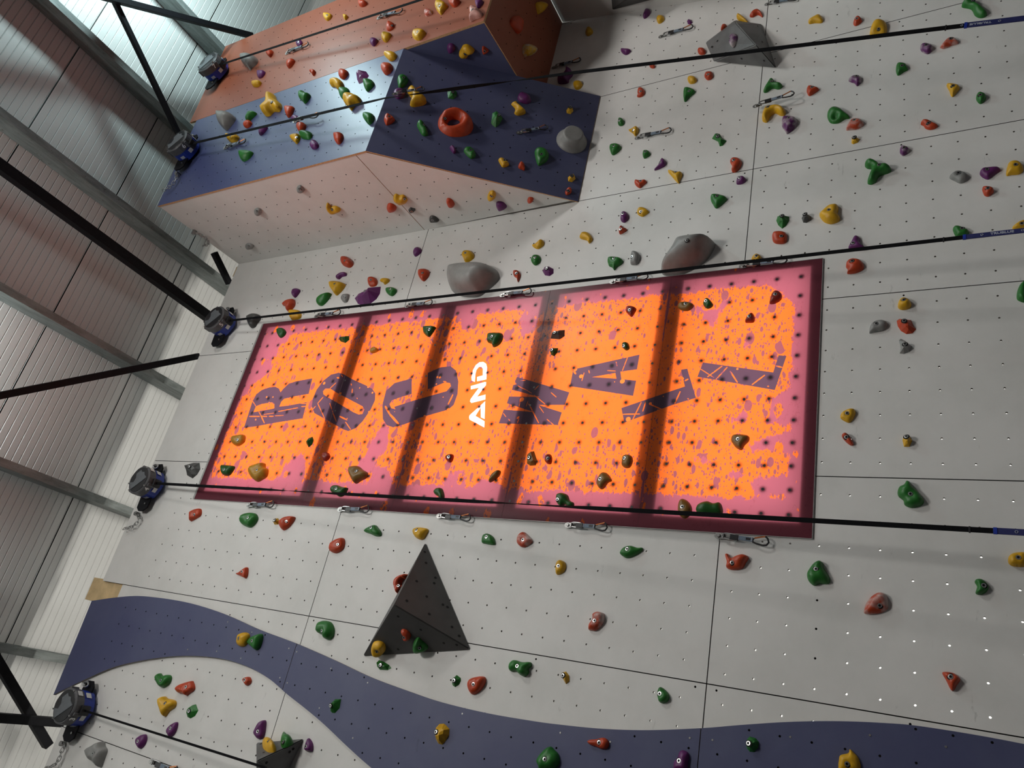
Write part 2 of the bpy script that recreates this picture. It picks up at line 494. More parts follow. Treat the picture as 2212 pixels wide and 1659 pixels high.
# black braces between the roof frame and the climbing wall
BR = Plane((0, 0, EYE + 1.66 * D), (1, 0, 0), (0, -1, 0))
braces = [((250, 0), (400, 312), 0.05, 'slim black brace running down to the belay marked 6'),
          ((262, 0), (548, 76), 0.06, 'black brace reaching the copper overhang at the picture top'),
          ((0, 855), (432, 769), 0.065, 'black brace sloping alone across the ceiling above the lit panel'),
          ((0, 352), (462, 688), 0.10, 'thick black beam running to the belay marked 5'),
          ((0, 1552), (190, 1566), 0.075, 'black brace ending at the belay marked 3, lower of the crossed pair'),
          ((-20, 1398), (108, 1612), 0.075, 'black brace of the crossed pair ending above a chain'),
          ((466, 545), (499, 612), 0.06, 'short black post behind the white overhang side')]
for i, (a, b, w, lab) in enumerate(braces):
    dz = (0, -0.075, 0.0, 0.0, 0.0, 0.08, 0)[i]
    A = at(*a, BR, -dz); Bp = at(*b, BR, -dz)
    d = (Bp - A)
    if i not in (6,): A = A - d * (2.2, 1.5, 1.6, 1.6, 1.0, 1.0)[i]
    if A.y < -13: A = Bp - d * ((Bp.y + 13) / d.y)
    d = (Bp - A); Ln = d.length; d.normalize(); s = Vector((d.y, -d.x, 0)).normalized()
    mt = Matrix(((d.x, s.x, 0, A.x), (d.y, s.y, 0, A.y), (0, 0, 1, A.z), (0, 0, 0, 1)))
    bm = bmesh.new(); bm_box(bm, (0, -w / 2, 0), (Ln, w / 2, w), mt, 0.004)
    tag(bm_obj('steel_brace', bm, BLACKSTEEL), lab, 'steel brace', 'black braces below the roof')

# ------------------------------------------------------------------ overhang
def board_on(name, pl, poly, holes, thick, mats, parent, label=None):
    a = [[], [], []]
    drilled(poly, holes, thick, a)
    o = mesh_obj(name, a[0], a[1], mats, a[2], parent, pl.matrix())
    if label: o['label'] = label
    return o

ov = tag(empty('climbing_overhang', (SIDEX, Y1, EYE)), 'large box overhang of blue, copper red and white boards jutting from the wall', 'overhang')
def u(x): return x * D
blue = [(u(.938), u(.970)), (u(1.2215), u(.970)), (u(1.2215), u(1.655)), (u(.938), u(1.636))]
board_on('front_board', F, blue, lattice([0.9635 + 0.0331 * k for k in range(8)], 0.987, 0.0329, 0.9, 1.60), 0.02, [GLOSSBLUE, PLY, DEEP], ov, 'dark blue upright front board')
cop = [(u(1.2225), u(.768)), (u(1.512), u(.768)), (u(1.512), u(1.70)), (u(1.2225), u(1.683))]
board_on('front_board', F, cop, lattice([1.250 + 0.0335 * k for k in range(8)], 0.79, 0.0335, 0.7, 1.62), 0.02, [COPPER, PLY, DEEP], ov, 'copper red upright front board')
LH = math.hypot(Y1, ZF - ZB)
sl = [(u(.938), 0.0148), (u(1.222), 0.0148), (u(1.222), LH), (u(.938), LH)]
board_on('slope_board', L, sl, [(u(0.9635 + 0.0331 * k), 0.09 + 0.149 * j) for k in range(8) for j in range(12)], 0.010, [BLUE, PLY, DEEP], ov, 'dark blue sloping underside board')
d1 = -Y1 - 0.021
def slopeD(v): return (v - .617) / (.970 - .617) * -Y1
sw = [(0.001, u(.620)), (slopeD(.985) - 0.03 if False else d1, u(.972)), (d1, u(.999)), (0.001, u(.999))]
sides = lattice([(0.0246 + 0.0355 * k) for k in range(6)], 0.641, 0.0346, 0.6, 0.985)
SM = [WHITE, PLY, DEEP]
S2 = Plane(SD.o + Vector((0.004, 0, 0)), SD.e1, SD.e2)
sw[1] = (d1, u(.973)); sw[0] = (0.03, u(.633))
board_on('side_board', S2, sw, sides, 0.018, SM, ov, 'white lower side board')
board_on('side_board', S2, [(0.001, u(1.0005)), (d1, u(1.0005)), (d1, u(1.634)), (0.001, u(1.621))], lattice([(0.0246 + 0.0355 * k) for k in range(6)], 1.027, 0.0346, 1.0, 1.585), 0.018, SM, ov, 'white upper side board')
bs = [(0.02, u(.64)), (-Y1 - 0.02, u(.772)), (-Y1 - 0.02, u(.985))]
board_on('inner_board', B, [(slopeD(.768) * 0.9, u(.77)), (-Y1 - 0.021, u(.77)), (-Y1 - 0.021, u(1.0))], [], 0.018, [BLUE, PLY, DEEP], ov, 'dark blue triangular board')
board_on('underside_board', U, [(u(1.2225), 0.0), (u(1.512), 0.0), (u(1.512), -Y1 - 0.021), (u(1.2225), -Y1 - 0.021)], [(u(1.25 + 0.0335 * k), 0.12 + 0.149 * j) for k in range(8) for j in range(6)], 0.018, [COPPER, PLY, DEEP], ov, 'copper red underside board')
board_on('outer_board', Plane((FARX, 0, EYE), (0, 1, 0), (0, 0, 1)), [(Y1 + 0.021, u(.772)), (-0.001, u(.772)), (-0.001, u(1.69)), (Y1 + 0.021, u(1.69))], [], 0.018, SM, ov, 'white outer side board')

# the next wall section: a white flank leaning out past the overhang, with a dark wedge on it
ga, gb = P3(1.513, 1, .767), P3(1.36, 1, .10)
fl = Plane(gb, (ga - gb), Vector((0.0, -1, 0)))
if fl.n.x > 0: fl = Plane(gb, Vector((0, -1, 0)), (ga - gb))
pa = fl.loc(ga); pb = fl.loc(gb); pc = fl.loc(gb + Vector((0, -1.1, 0))); pd = fl.loc(ga + Vector((0, -1.1, 0)))
o = board_on('flank_board', fl, [tuple(pb), tuple(pc), tuple(pd), tuple(pa)] if (pc - pb).cross(pd - pb) > 0 else [tuple(pa), tuple(pd), tuple(pc), tuple(pb)], [], 0.018, SM, None)
tag(o, 'grey shaded flank board of the neighbouring wall section at the picture top', 'wall board')
def facets(name, base, tops, faces, mat, label, cat='climbing volume', holes=()):
    vs = [Vector(p) for p in base] + [Vector(p) for p in tops]
    c = sum(vs, Vector()) / len(vs)
    o = mesh_obj(name, [v - vs[0] for v in vs], faces, mat, matrix=Matrix.Translation(vs[0]))
    bm = bmesh.new(); bm.from_mesh(o.data); bmesh.ops.recalc_face_normals(bm, faces=bm.faces)
    bmesh.ops.bevel(bm, geom=list(bm.edges), offset=0.008, segments=2, affect='EDGES'); bm.to_mesh(o.data); bm.free()
    tag(o, label, cat, 'faceted volumes bolted to the boards')
    return o
b3 = [at(1318, -25, fl), at(1322, 22, fl), at(1415, -2, fl), at(1415, -40, fl)]
facets('climbing_volume', b3, [at(1360, -5, fl, 0.16)], [(0, 1, 4), (1, 2, 4), (2, 3, 4), (3, 0, 4), (0, 3, 2, 1)], DARKGREY, 'dark wedge at the picture top on the grey flank board')

# ------------------------------------------------------------------ volumes on the wall
k = 560 / 1659
def T(ox, oy, q, s=k): return (ox + q[0] * s, oy + q[1] * s)
vb = [at(920, 1170, W), at(1019, 1405, W), at(783, 1419, W)]
va = at(851, 1307, W, 0.34)
PYR = facets('pyramid_volume', vb, [va], [(0, 1, 3), (1, 2, 3), (2, 0, 3), (2, 1, 0)], DARKGREY, 'big dark pyramid volume with three holds, above the blue wave')
V2 = Plane.through(vb[1], vb[2], va)
V2U = Plane.through(vb[0], vb[1], va)
q = [T(1250, 0, p) for p in ((808, 275), (1000, 128), (1176, 155), (1268, 438), (860, 396))]
vb = [at(*p, W) for p in q]; va = [at(*T(1250, 0, (1135, 285)), W, 0.24), at(*T(1250, 0, (1010, 150)), W, 0.16)]
BOU = facets('boulder_volume', vb, va, [(0, 1, 6), (0, 6, 5, 4), (1, 2, 6), (2, 3, 5, 6), (3, 4, 5), (4, 3, 2, 1, 0)], SLATE, 'grey faceted boulder volume behind the upper strap', 'climbing volume')
V1 = Plane.through(vb[0], va[1], va[0])
V1R = Plane.through(va[0], vb[2], vb[3]); V1B = Plane.through(vb[3], vb[4], va[0])
s4 = 360 / 1659
q = [T(300, 1299, p, s4) for p in ((1170, 1403), (1652, 1364), (1440, 1790), (1170, 1790))]
vb = [at(*p, W) for p in q]; va = at(*T(300, 1299, (1170, 1590), s4), W, 0.26)
WED = facets('wedge_volume', vb, [va], [(0, 1, 4), (1, 2, 4), (2, 3, 4), (3, 0, 4), (3, 2, 1, 0)], SLATE, 'dark corner volume with a yellow and a green hold, picture bottom', 'climbing volume')
V3 = Plane.through(vb[0], vb[1], va); V3B = Plane.through(vb[1], vb[2], va)

def bolt_holes(root, pl, pts, scale, ox, oy):
    for q in pts:
        h = pl.hit(*T(ox, oy, q, scale)); c = octagon((0, 0), 0.010, 8)
        mesh_obj('bolt_hole', [(x, y, 0.0012) for x, y in c], [list(range(8))], DEEP, None, root, pl.matrix(h.x, h.y, 0.0))
bolt_holes(PYR, V2U, ((200, 718), (208, 788), (148, 905), (268, 883), (260, 918), (212, 1003), (316, 1055), (345, 1070), (228, 1115), (85, 1030), (374, 1198), (420, 1255)), k, 850, 950)
bolt_holes(PYR, V2, ((175, 1215), (322, 1300), (405, 1312), (30, 1130), (30, 1340)), k, 850, 950)
bolt_holes(BOU, V1, ((888, 262), (852, 300)), k, 1250, 0)
bolt_holes(BOU, V1R, ((1145, 168), (1175, 268)), k, 1250, 0)
bolt_holes(BOU, V1B, ((945, 338), (1043, 375), (1187, 388)), k, 1250, 0)
bolt_holes(WED, V3, ((1243, 1505), (1215, 1420)), s4, 300, 1299)
bolt_holes(WED, V3B, ((1535, 1468), (1500, 1498), (1270, 1605)), s4, 300, 1299)

# ------------------------------------------------------------------ blue wave overlay
top = [(0.049, 1.622), (0.066, 1.537), (0.077, 1.454), (0.08, 1.32), (0.072, 1.204), (0.056, 1.093), (0.046, 1.0), (0.032, 0.901), (0.018, 0.815), (0.01, 0.737), (0.005, 0.674), (0.004, 0.592), (0.007, 0.516), (0.01, 0.474), (0.016, 0.414), (0.026, 0.351), (0.041, 0.283), (0.053, 0.237), (0.066, 0.184), (0.076, 0.134), (0.083, 0.086), (0.087, 0.04), (0.087, -0.048), (0.08, -0.15), (0.06, -0.25), (0.04, -0.36)]
bot = [(-0.142, 1.615), (-0.101, 1.537), (-0.062, 1.453), (-0.032, 1.351), (-0.014, 1.263), (-0.005, 1.174), (-0.007, 1.098), (-0.018, 1.033), (-0.035, 0.979), (-0.049, 0.93), (-0.064, 0.882), (-0.085, 0.824), (-0.103, 0.77), (-0.122, 0.70), (-0.137, 0.62), (-0.145, 0.53), (-0.145, 0.44), (-0.135, 0.34), (-0.118, 0.25), (-0.10, 0.16), (-0.09, 0.06), (-0.09, -0.05), (-0.1, -0.15), (-0.12, -0.25), (-0.14, -0.36)]
def smooth_line(pts, n=6):
    out = []
    for i in range(len(pts) - 1):
        p0, p1, p2, p3 = (Vector(pts[max(0, min(len(pts) - 1, j))]) for j in (i - 1, i, i + 1, i + 2))
        for s in range(n):
            t = s / n
            out.append(0.5 * (2 * p1 + (p2 - p0) * t + (2 * p0 - 5 * p1 + 4 * p2 - p3) * t * t + (3 * p1 - p0 - 3 * p2 + p3) * t ** 3))
    out.append(Vector(pts[-1])); return out
tl, bl = smooth_line(top), smooth_line(bot)
wave = tag(empty('wave_overlay', P3(-0.03, 1, 0.6)), 'dark blue wave-shaped overlay board curving down the white wall', 'wall overlay')
cuts = [1.7, 0.9925, 0.2845, -0.4]
def cut_line(line, hi, lo):
    out = []
    for a, b in zip(line[:-1], line[1:]):
        for lim in (hi, lo):
            if (a.y - lim) * (b.y - lim) < 0: out.append(a.lerp(b, (lim - a.y) / (b.y - a.y)))
        if lo <= b.y <= hi: out.append(b)
    if lo <= line[0].y <= hi: out.insert(0, line[0])
    out.sort(key=lambda p: -p.y); return out
wh = lattice([-0.1225 + 0.0345 * k for k in range(5)] + [0.049, 0.083], -0.338, 0.0353, -0.4, 1.53)
for hi, lo in zip(cuts[:-1], cuts[1:]):
    g = 0.0012 / D * 2
    t_, b_ = cut_line(tl, hi - g, lo + g), cut_line(bl, hi - g, lo + g)
    poly = [(p.x * D, p.y * D) for p in b_] + [(p.x * D, p.y * D) for p in reversed(t_)]
    a = [[], [], []]
    drilled(poly, wh, 0.0215, a)
    mesh_obj('wave_board', a[0], a[1], [BLUE, PLYGREY, DEEP], a[2], wave, WV.matrix())
def screw_mesh():
    bm = bmesh.new(); bmesh.ops.create_cone(bm, cap_ends=True, segments=10, radius1=0.006, radius2=0.005, depth=0.002)
    me = bpy.data.meshes.new('screw'); bm.to_mesh(me); bm.free(); me.materials.append(STEEL); return me
SCREWME = screw_mesh()
for ox, pts in ((600, ((112, 468), (190, 502), (530, 668), (895, 810), (22, 760), (95, 812), (415, 1062), (748, 1360))), (1200, ((48, 1308), (545, 1398), (1337, 1360), (1563, 1380))), (1500, ((955, 1350),)), (900, ((455, 1118),)), (1852, ((125, 1333), (882, 1448))), (300, ((885, 205), (1015, 567), (775, 497), (487, 480), (1125, 307)))):
    for p in pts:
        h = WV.hit(*T(ox, 1299, p, s4))
        o = bpy.data.objects.new('screw', SCREWME); o.matrix_world = WV.matrix(h.x, h.y, 0.001); link(o, wave)

# timber ends behind the wall top
for lo, hi, lab in (((0.050, 1.0045, 1.535), (0.0985, 1.016, 1.665), 'pale pine timber end showing at the wall top above the blue wave'), ((0.905, 1.006, 1.60), (0.936, 1.02, 1.635), 'small pine timber end in the corner beside the white overhang side')):
    o = box_obj('timber_batten', P3(*lo), P3(*hi), TIMBER, None, 0.003)
    tag(o, lab, 'timber', 'timber ends at the wall top')

# ------------------------------------------------------------------ the lit panel
TILE = {'T1': (0, 0, k), 'T2': (400, 0, k), 'T3': (850, 0, k), 'T4': (1250, 0, k), 'T5': (1652, 0, k), 'T7': (400, 500, k), 'T8': (850, 500, k),
        'T9': (1250, 500, k), 'T10': (1652, 500, k), 'T11': (0, 900, k), 'T12': (400, 950, k), 'T13': (850, 950, k), 'T14': (1250, 1000, k),
        'T15': (1652, 1000, k), 'B0': (0, 1259, 400 / 1659), 'B1': (300, 1299, s4), 'B2': (600, 1299, s4), 'B3': (900, 1299, s4),
        'B4': (1200, 1299, s4), 'B5': (1500, 1299, s4), 'A1': (500, 780, 360 / 2212), 'A2': (960, 760, 300 / 2212)}
def px(tile, q):
    ox, oy, s = TILE[tile]; return ox + q[0] * s, oy + q[1] * s
def loop(spec, pl, off=0.0):
    """'T7 1,2 3,4 T8 5,6' -> plane coordinates"""
    out = []; tile = None
    for w in spec.split():
        if ',' in w:
            q = tuple(float(x) for x in w.split(',')); out.append(tuple(pl.hit(*px(tile, q), off)))
        else: tile = w
    return out
LETTERS = [   # outline, holes: R O C, AND, W A L L
    ('p', 'A1 165,885 280,530 330,440 400,385 500,350 580,340 630,365 652,415 690,365 760,300 850,270 1075,228 1025,435 850,465 700,500 660,540 635,605 760,590 1000,545 945,760 600,815 300,870', ['A1 325,600 400,570 540,545 570,570 570,625 540,635 290,680']),
    ('p', 'A1 1065,600 1080,500 1130,380 1220,260 1320,180 1420,155 1480,170 1600,240 1780,320 1870,370 1910,430 1905,520 1850,640 1740,800 1650,890 1550,930 1480,905 1300,800 1100,690', ['A1 1215,400 1245,365 1310,365 1400,420 1740,600 1762,640 1740,700 1690,710 1620,680 1260,470 1220,440']),
    ('p', 'T7 1450,940 1340,970 1285,1020 1262,1110 1265,1200 1290,1240 1330,1253 1400,1235 1500,1197 T8 140,1200 350,1140 385,1110 410,1040 415,960 400,890 365,862 300,870 220,905 220,1010 330,965 362,970 368,990 340,1022 120,1085 5,1122 T7 1345,1138 1318,1130 1308,1105 1325,1080 1380,1060 1450,1040', []),
    ('w', 'A2 435,460 430,400 455,290 500,210 560,165 620,160 665,190 680,250 668,440 520,470 520,400 610,375 612,270 590,238 550,240 510,290 495,350 485,480', []),
    ('w', 'A2 420,545 640,480 665,482 662,530 520,715 655,680 652,760 430,815 408,790 415,755 550,570 420,600', []),
    ('w', 'A2 650,785 640,1070 580,1045 577,890 495,1020 640,1105 635,1205 400,1080 392,1040 400,1010', []),
    ('p', 'A2 1155,400 1990,645 1915,845 1490,845 1870,965 1805,1165 865,1140 945,920 1430,960 1200,885 995,820 1030,710 1520,722 1220,640 1075,605 1095,530 1150,515 1122,480', []),
    ('p', 'T8 1130,990 1150,883 1575,788 1558,882 1452,897 1458,945 1553,955 1533,1052', ['T8 1270,932 1420,905 1427,942']),
    ('p', 'T9 273,1130 480,1060 680,992 655,885 695,878 750,1065 600,1110 292,1223', []),
    ('p', 'T9 760,930 795,838 1245,902 1280,792 1330,797 1255,1015 1000,970', [])]
PINK = ['T7 640,1500 690,1450 750,1420 770,1530 750,1600 720,1690 560,1690 590,1590',
        'T7 1265,1220 1305,1260 1290,1330 1280,1400 1230,1450 1215,1500 1300,1530 1330,1600 1310,1690 1210,1640 1130,1590 1060,1530 1150,1440 1200,1340',
        'T7 510,600 660,600 660,690 590,740 600,790 545,830 560,880 480,940 420,985 390,1040 330,1070 430,800',
        'T9 1180,230 1580,180 1540,640 1460,640 1440,550 1380,450 1300,380 1200,330',
        'T9 1240,1080 1290,1040 1440,1030 1530,1000 1520,1240 1400,1240 1280,1240 1200,1220 1230,1180 1235,1110',
        'T9 1120,1360 1190,1330 1280,1300 1510,1270 1510,1659 1340,1659 1370,1560 1330,1420 1230,1400 1110,1390',
        'T9 1110,1580 1230,1570 1360,1550 1380,1690 1140,1690', 'T9 740,470 800,510 850,500 920,460 960,440 900,540 880,590 885,630 850,630 830,580 770,530',
        'T8 820,540 950,400 960,500 900,620 805,670', 'T8 390,500 520,430 530,520 480,620 440,600',
        'T13 330,260 400,200 450,230 470,330 600,240 690,300 680,370 300,370', 'T9 990,1185 1030,1155 1075,1170 1075,1205 1040,1220 1000,1210',
        'T9 720,1450 760,1435 860,1480 850,1490', 'T9 960,1565 1000,1530 1050,1560 1030,1570', 'T9 1040,710 1075,690 1105,700 1100,730 1060,740']
SCRATCH = {   # worn-through strokes in the lettering: ends and width
    'A1': '240 735 370 735 16,400 732 470 735 14,500 733 555 733 14,580 727 690 720 9,430 708 565 690 9,390 720 435 820 16,365 675 390 720 12,625 668 700 655 12,706 652 800 635 12,810 632 880 620 12,930 605 985 600 14,920 562 995 565 10,280 530 320 595 12,1215 480 1145 560 12,1147 566 1185 650 12,1188 655 1235 760 12,1310 360 1385 290 10,1305 560 1345 680 10,1348 690 1390 800 12,1440 735 1530 780 22,1515 810 1580 905 14,1590 300 1592 322 12,1605 370 1600 420 14,1080 640 1115 600 10,1460 180 1475 210 10,1665 490 1672 500 12,1405 220 1425 225 24',
    'T7': '1282 1120 1308 1168 14,1312 1172 1365 1232 16', 'T8': '380 1045 350 1105 9,1500 800 1465 890 6,1370 890 1420 893 6,1425 835 1430 860 6,1220 905 1205 955 6,1155 895 1165 910 14,320 960 336 962 8,1250 890 1254 905 8',
    'A2': '1170 540 1220 570 12,1230 574 1310 610 14,1314 614 1390 660 10,1430 690 1600 830 16,1440 600 1500 540 16,1510 870 1580 970 14,1345 830 1500 1130 20,1300 870 1330 790 10,1190 870 1205 780 14,1700 650 1780 720 16,1635 1075 1740 1165 16,1160 1060 1186 1035 30,1150 1160 1188 1066 16,1215 455 1290 455 14,940 980 980 1035 12,1020 1070 1040 1095 14',
    'T9': '400 1095 345 1205 8,285 1170 390 1168 8,430 1090 410 1150 8,455 1105 535 1140 9,650 1025 615 1100 9,680 955 700 945 10,780 880 865 935 6,920 860 825 930 8,950 870 880 945 8,970 895 1015 965 10,1190 920 1110 980 9,1265 860 1300 870 10,698 1070 703 1072 8,1210 990 1215 992 10'}
strokes = []
for tile, spec in SCRATCH.items():
    for q in spec.split(','):
        x1, y1, x2, y2, w = (float(v) for v in q.split())
        d = Vector((x2 - x1, y2 - y1)).normalized(); nn = Vector((-d.y, d.x)) * w * 0.5; a, b = Vector((x1, y1)), Vector((x2, y2))
        strokes.append([tuple(P.hit(*px(tile, p))) for p in (a - d * w * 0.4, a + nn * 0.8, a.lerp(b, 0.5) + nn, b + nn * 0.7, b + d * w * 0.4, b - nn * 0.8, a.lerp(b, 0.4) - nn, a - nn * 0.7)])
seams = [0.1650, 0.4045, 0.6385, 0.8715, 1.0935, 1.4205]
LX0, LX1 = LIT[0] * D, LIT[1] * D
def print_mat():
    """orange and pink splatter print on a light-diffusing sheet"""
    m = bpy.data.materials.new('backlit splatter print'); m.use_nodes = True; t = m.node_tree
    for n in list(t.nodes): t.nodes.remove(n)
    out = t.nodes.new('ShaderNodeOutputMaterial')
    at_ = t.nodes.new('ShaderNodeAttribute'); at_.attribute_name = 'pink'
    sp_ = t.nodes.new('ShaderNodeAttribute'); sp_.attribute_name = 'spray'; spray = sp_.outputs['Fac']
    geo = t.nodes.new('ShaderNodeTexCoord'); co = geo.outputs['Object']
    n1 = noise_tex(t, 20, 10, 0.78, co, (0.5, 1.0, 1))
    n2 = noise_tex(t, 4.0, 3, 0.5, co)
    big = math_n(t, 'ADD', at_.outputs['Fac'], math_n(t, 'MULTIPLY', math_n(t, 'SUBTRACT', n1, 0.5), 1.25))
    big = math_n(t, 'ADD', big, math_n(t, 'MULTIPLY', math_n(t, 'SUBTRACT', n2, 0.5), 0.5))
    mask = math_n(t, 'GREATER_THAN', big, 0.46); spots = 0.0
    for sc, lim, dens, st in ((11, 0.40, 0.95, (0.62, 1.0, 1)), (24, 0.42, 0.80, (0.5, 1.1, 1)), (46, 0.42, 0.62, (0.5, 1.0, 1)), (80, 0.40, 0.5, (0.6, 1.0, 1))):
        mp = t.nodes.new('ShaderNodeMapping'); mp.inputs['Scale'].default_value = st; mp.inputs['Rotation'].default_value = (0, 0, 0.25); t.links.new(co, mp.inputs['Vector'])
        v = t.nodes.new('ShaderNodeTexVoronoi'); v.inputs['Scale'].default_value = sc; t.links.new(mp.outputs['Vector'], v.inputs['Vector'])
        sep = t.nodes.new('ShaderNodeSeparateColor'); t.links.new(v.outputs['Color'], sep.inputs['Color'])
        rad = math_n(t, 'MULTIPLY', sep.outputs[0], lim)
        dn = math_n(t, 'ADD', math_n(t, 'MULTIPLY', math_n(t, 'SUBTRACT', noise_tex(t, 2.0, 2, 0.5, co), 0.40), 1.1), math_n(t, 'MULTIPLY', spray, 0.55))
        spot = math_n(t, 'MULTIPLY', math_n(t, 'LESS_THAN', v.outputs['Distance'], rad), math_n(t, 'GREATER_THAN', dn, math_n(t, 'ADD', math_n(t, 'MULTIPLY', sep.outputs[1], dens), 0.02)))
        spots = math_n(t, 'MAXIMUM', spots, spot)
    v = t.nodes.new('ShaderNodeTexVoronoi'); v.inputs['Scale'].default_value = 13; mp = t.nodes.new('ShaderNodeMapping'); mp.inputs['Scale'].default_value = (0.6, 1.0, 1); t.links.new(co, mp.inputs['Vector']); t.links.new(mp.outputs['Vector'], v.inputs['Vector'])
    sep = t.nodes.new('ShaderNodeSeparateColor'); t.links.new(v.outputs['Color'], sep.inputs['Color'])
    isl = math_n(t, 'LESS_THAN', math_n(t, 'ADD', v.outputs['Distance'], math_n(t, 'MULTIPLY', math_n(t, 'SUBTRACT', n1, 0.5), 0.9)), math_n(t, 'MULTIPLY', math_n(t, 'POWER', sep.outputs[0], 2.5), 0.42))
    mask = math_n(t, 'MULTIPLY', mask, math_n(t, 'SUBTRACT', 1.0, isl))
    col = mixc(t, mask, (0.93, 0.180, 0.031), (0.40, 0.113, 0.156))
    col = mixc(t, math_n(t, 'MULTIPLY', spots, math_n(t, 'SUBTRACT', 1.0, mask)), col, (0.31, 0.095, 0.115))
    crease = noise_tex(t, 2.2, 6, 0.6, co, (1, 2.2, 1))
    cr = ramp(t, math_n(t, 'ABSOLUTE', math_n(t, 'SUBTRACT', crease, 0.5)), [(0.0, (0.80, 0.74, 0.72)), (0.0035, (1, 1, 1))])
    col = mixc(t, 1.0, col, cr, 'MULTIPLY')
    finish_sheet(t, out, col); return m
def finish_sheet(t, out, col, tr=1.0):
    tl = t.nodes.new('ShaderNodeBsdfTranslucent')
    df = t.nodes.new('ShaderNodeBsdfDiffuse'); gl = t.nodes.new('ShaderNodeBsdfGlossy'); gl.inputs['Roughness'].default_value = 0.25
    gl.inputs['Color'].default_value = (0.6, 0.6, 0.6, 1)
    for n in (tl, df):
        if isinstance(col, tuple): n.inputs['Color'].default_value = (*col, 1)
        else: t.links.new(col, n.inputs['Color'])
    mx = t.nodes.new('ShaderNodeMixShader'); mx.inputs[0].default_value = 0.22; t.links.new(tl.outputs[0], mx.inputs[1]); t.links.new(df.outputs[0], mx.inputs[2])
    m2 = t.nodes.new('ShaderNodeMixShader'); m2.inputs[0].default_value = 0.012; t.links.new(mx.outputs[0], m2.inputs[1]); t.links.new(gl.outputs[0], m2.inputs[2])
    t.links.new(m2.outputs[0], out.inputs['Surface'])
def letter_mat(white):
    m = bpy.data.materials.new('backlit white print' if white else 'backlit plum print'); m.use_nodes = True; t = m.node_tree
    for n in list(t.nodes): t.nodes.remove(n)
    out = t.nodes.new('ShaderNodeOutputMaterial')
    if white: finish_sheet(t, out, (0.97, 0.96, 0.94)); return m
    co = t.nodes.new('ShaderNodeTexCoord').outputs['Object']
    a = math_n(t, 'ABSOLUTE', math_n(t, 'SUBTRACT', noise_tex(t, 3.3, 2, 0.4, co), 0.5))
    b = math_n(t, 'GREATER_THAN', noise_tex(t, 9, 3, 0.6, co), 0.47)
    line = math_n(t, 'MULTIPLY', math_n(t, 'LESS_THAN', a, 0.0075), b)
    v = t.nodes.new('ShaderNodeTexVoronoi'); v.inputs['Scale'].default_value = 17; t.links.new(co, v.inputs['Vector'])
    sep = t.nodes.new('ShaderNodeSeparateColor'); t.links.new(v.outputs['Color'], sep.inputs['Color'])
    dot = math_n(t, 'LESS_THAN', v.outputs['Distance'], math_n(t, 'MULTIPLY', math_n(t, 'POWER', sep.outputs[0], 5), 0.35))
    finish_sheet(t, out, mixc(t, dot, (0.108, 0.063, 0.097), (0.90, 0.22, 0.045))); return m
SHEET, PLUM, BRIGHT = print_mat(), letter_mat(False), letter_mat(True)
litp = tag(empty('illuminated_panel', (u(.51), -0.004, EYE + u(.79))), 'tall backlit orange and pink panel lettered ROC WALL on the white wall', 'light panel')
lets = [(c, loop(o, P), [loop(h, P) for h in hs]) for c, o, hs in LETTERS]
pinks = [loop(s, P) for s in PINK]
def edge_dist(poly, p):
    d = 1e9; x, y = p[0], p[1]
    for i in range(len(poly)):
        x1, y1 = poly[i]; x2, y2 = poly[(i + 1) % len(poly)]; dx, dy = x2 - x1, y2 - y1; L2 = dx * dx + dy * dy or 1e-12
        q = max(0, min(1, ((x - x1) * dx + (y - y1) * dy) / L2)); d = min(d, math.hypot(x - x1 - q * dx, y - y1 - q * dy))
    return d if inside(poly, (x, y)) else -d
def pinkness(p):
    x, y = p[0] / D, p[1] / D
    e = max(0.036 - (LIT[1] - x), 0.050 - (x - LIT[0]), 0.022 - (LIT[3] - y), 0.036 - (y - LIT[2])) * D
    d = max([e] + [edge_dist(q, p) for q in pinks])
    return max(-1.0, min(1.0, d / 0.07)) * 0.5 + 0.5, max(0.0, min(1.0, 1 + d / 0.50))
nutu = [0.3208 + 0.0347 * i for i in range(12)]
nutv = [0.1955 + 0.0354 * i for i in range(6)] + [0.4085 + 0.0353 * i for i in range(0)] + [0.4175 + 0.0353 * i for i in range(25)] + [1.304, 1.3395, 1.375, 1.4]
STUD = plain('dark bolt insert', (0.02, 0.012, 0.012), 0.6)
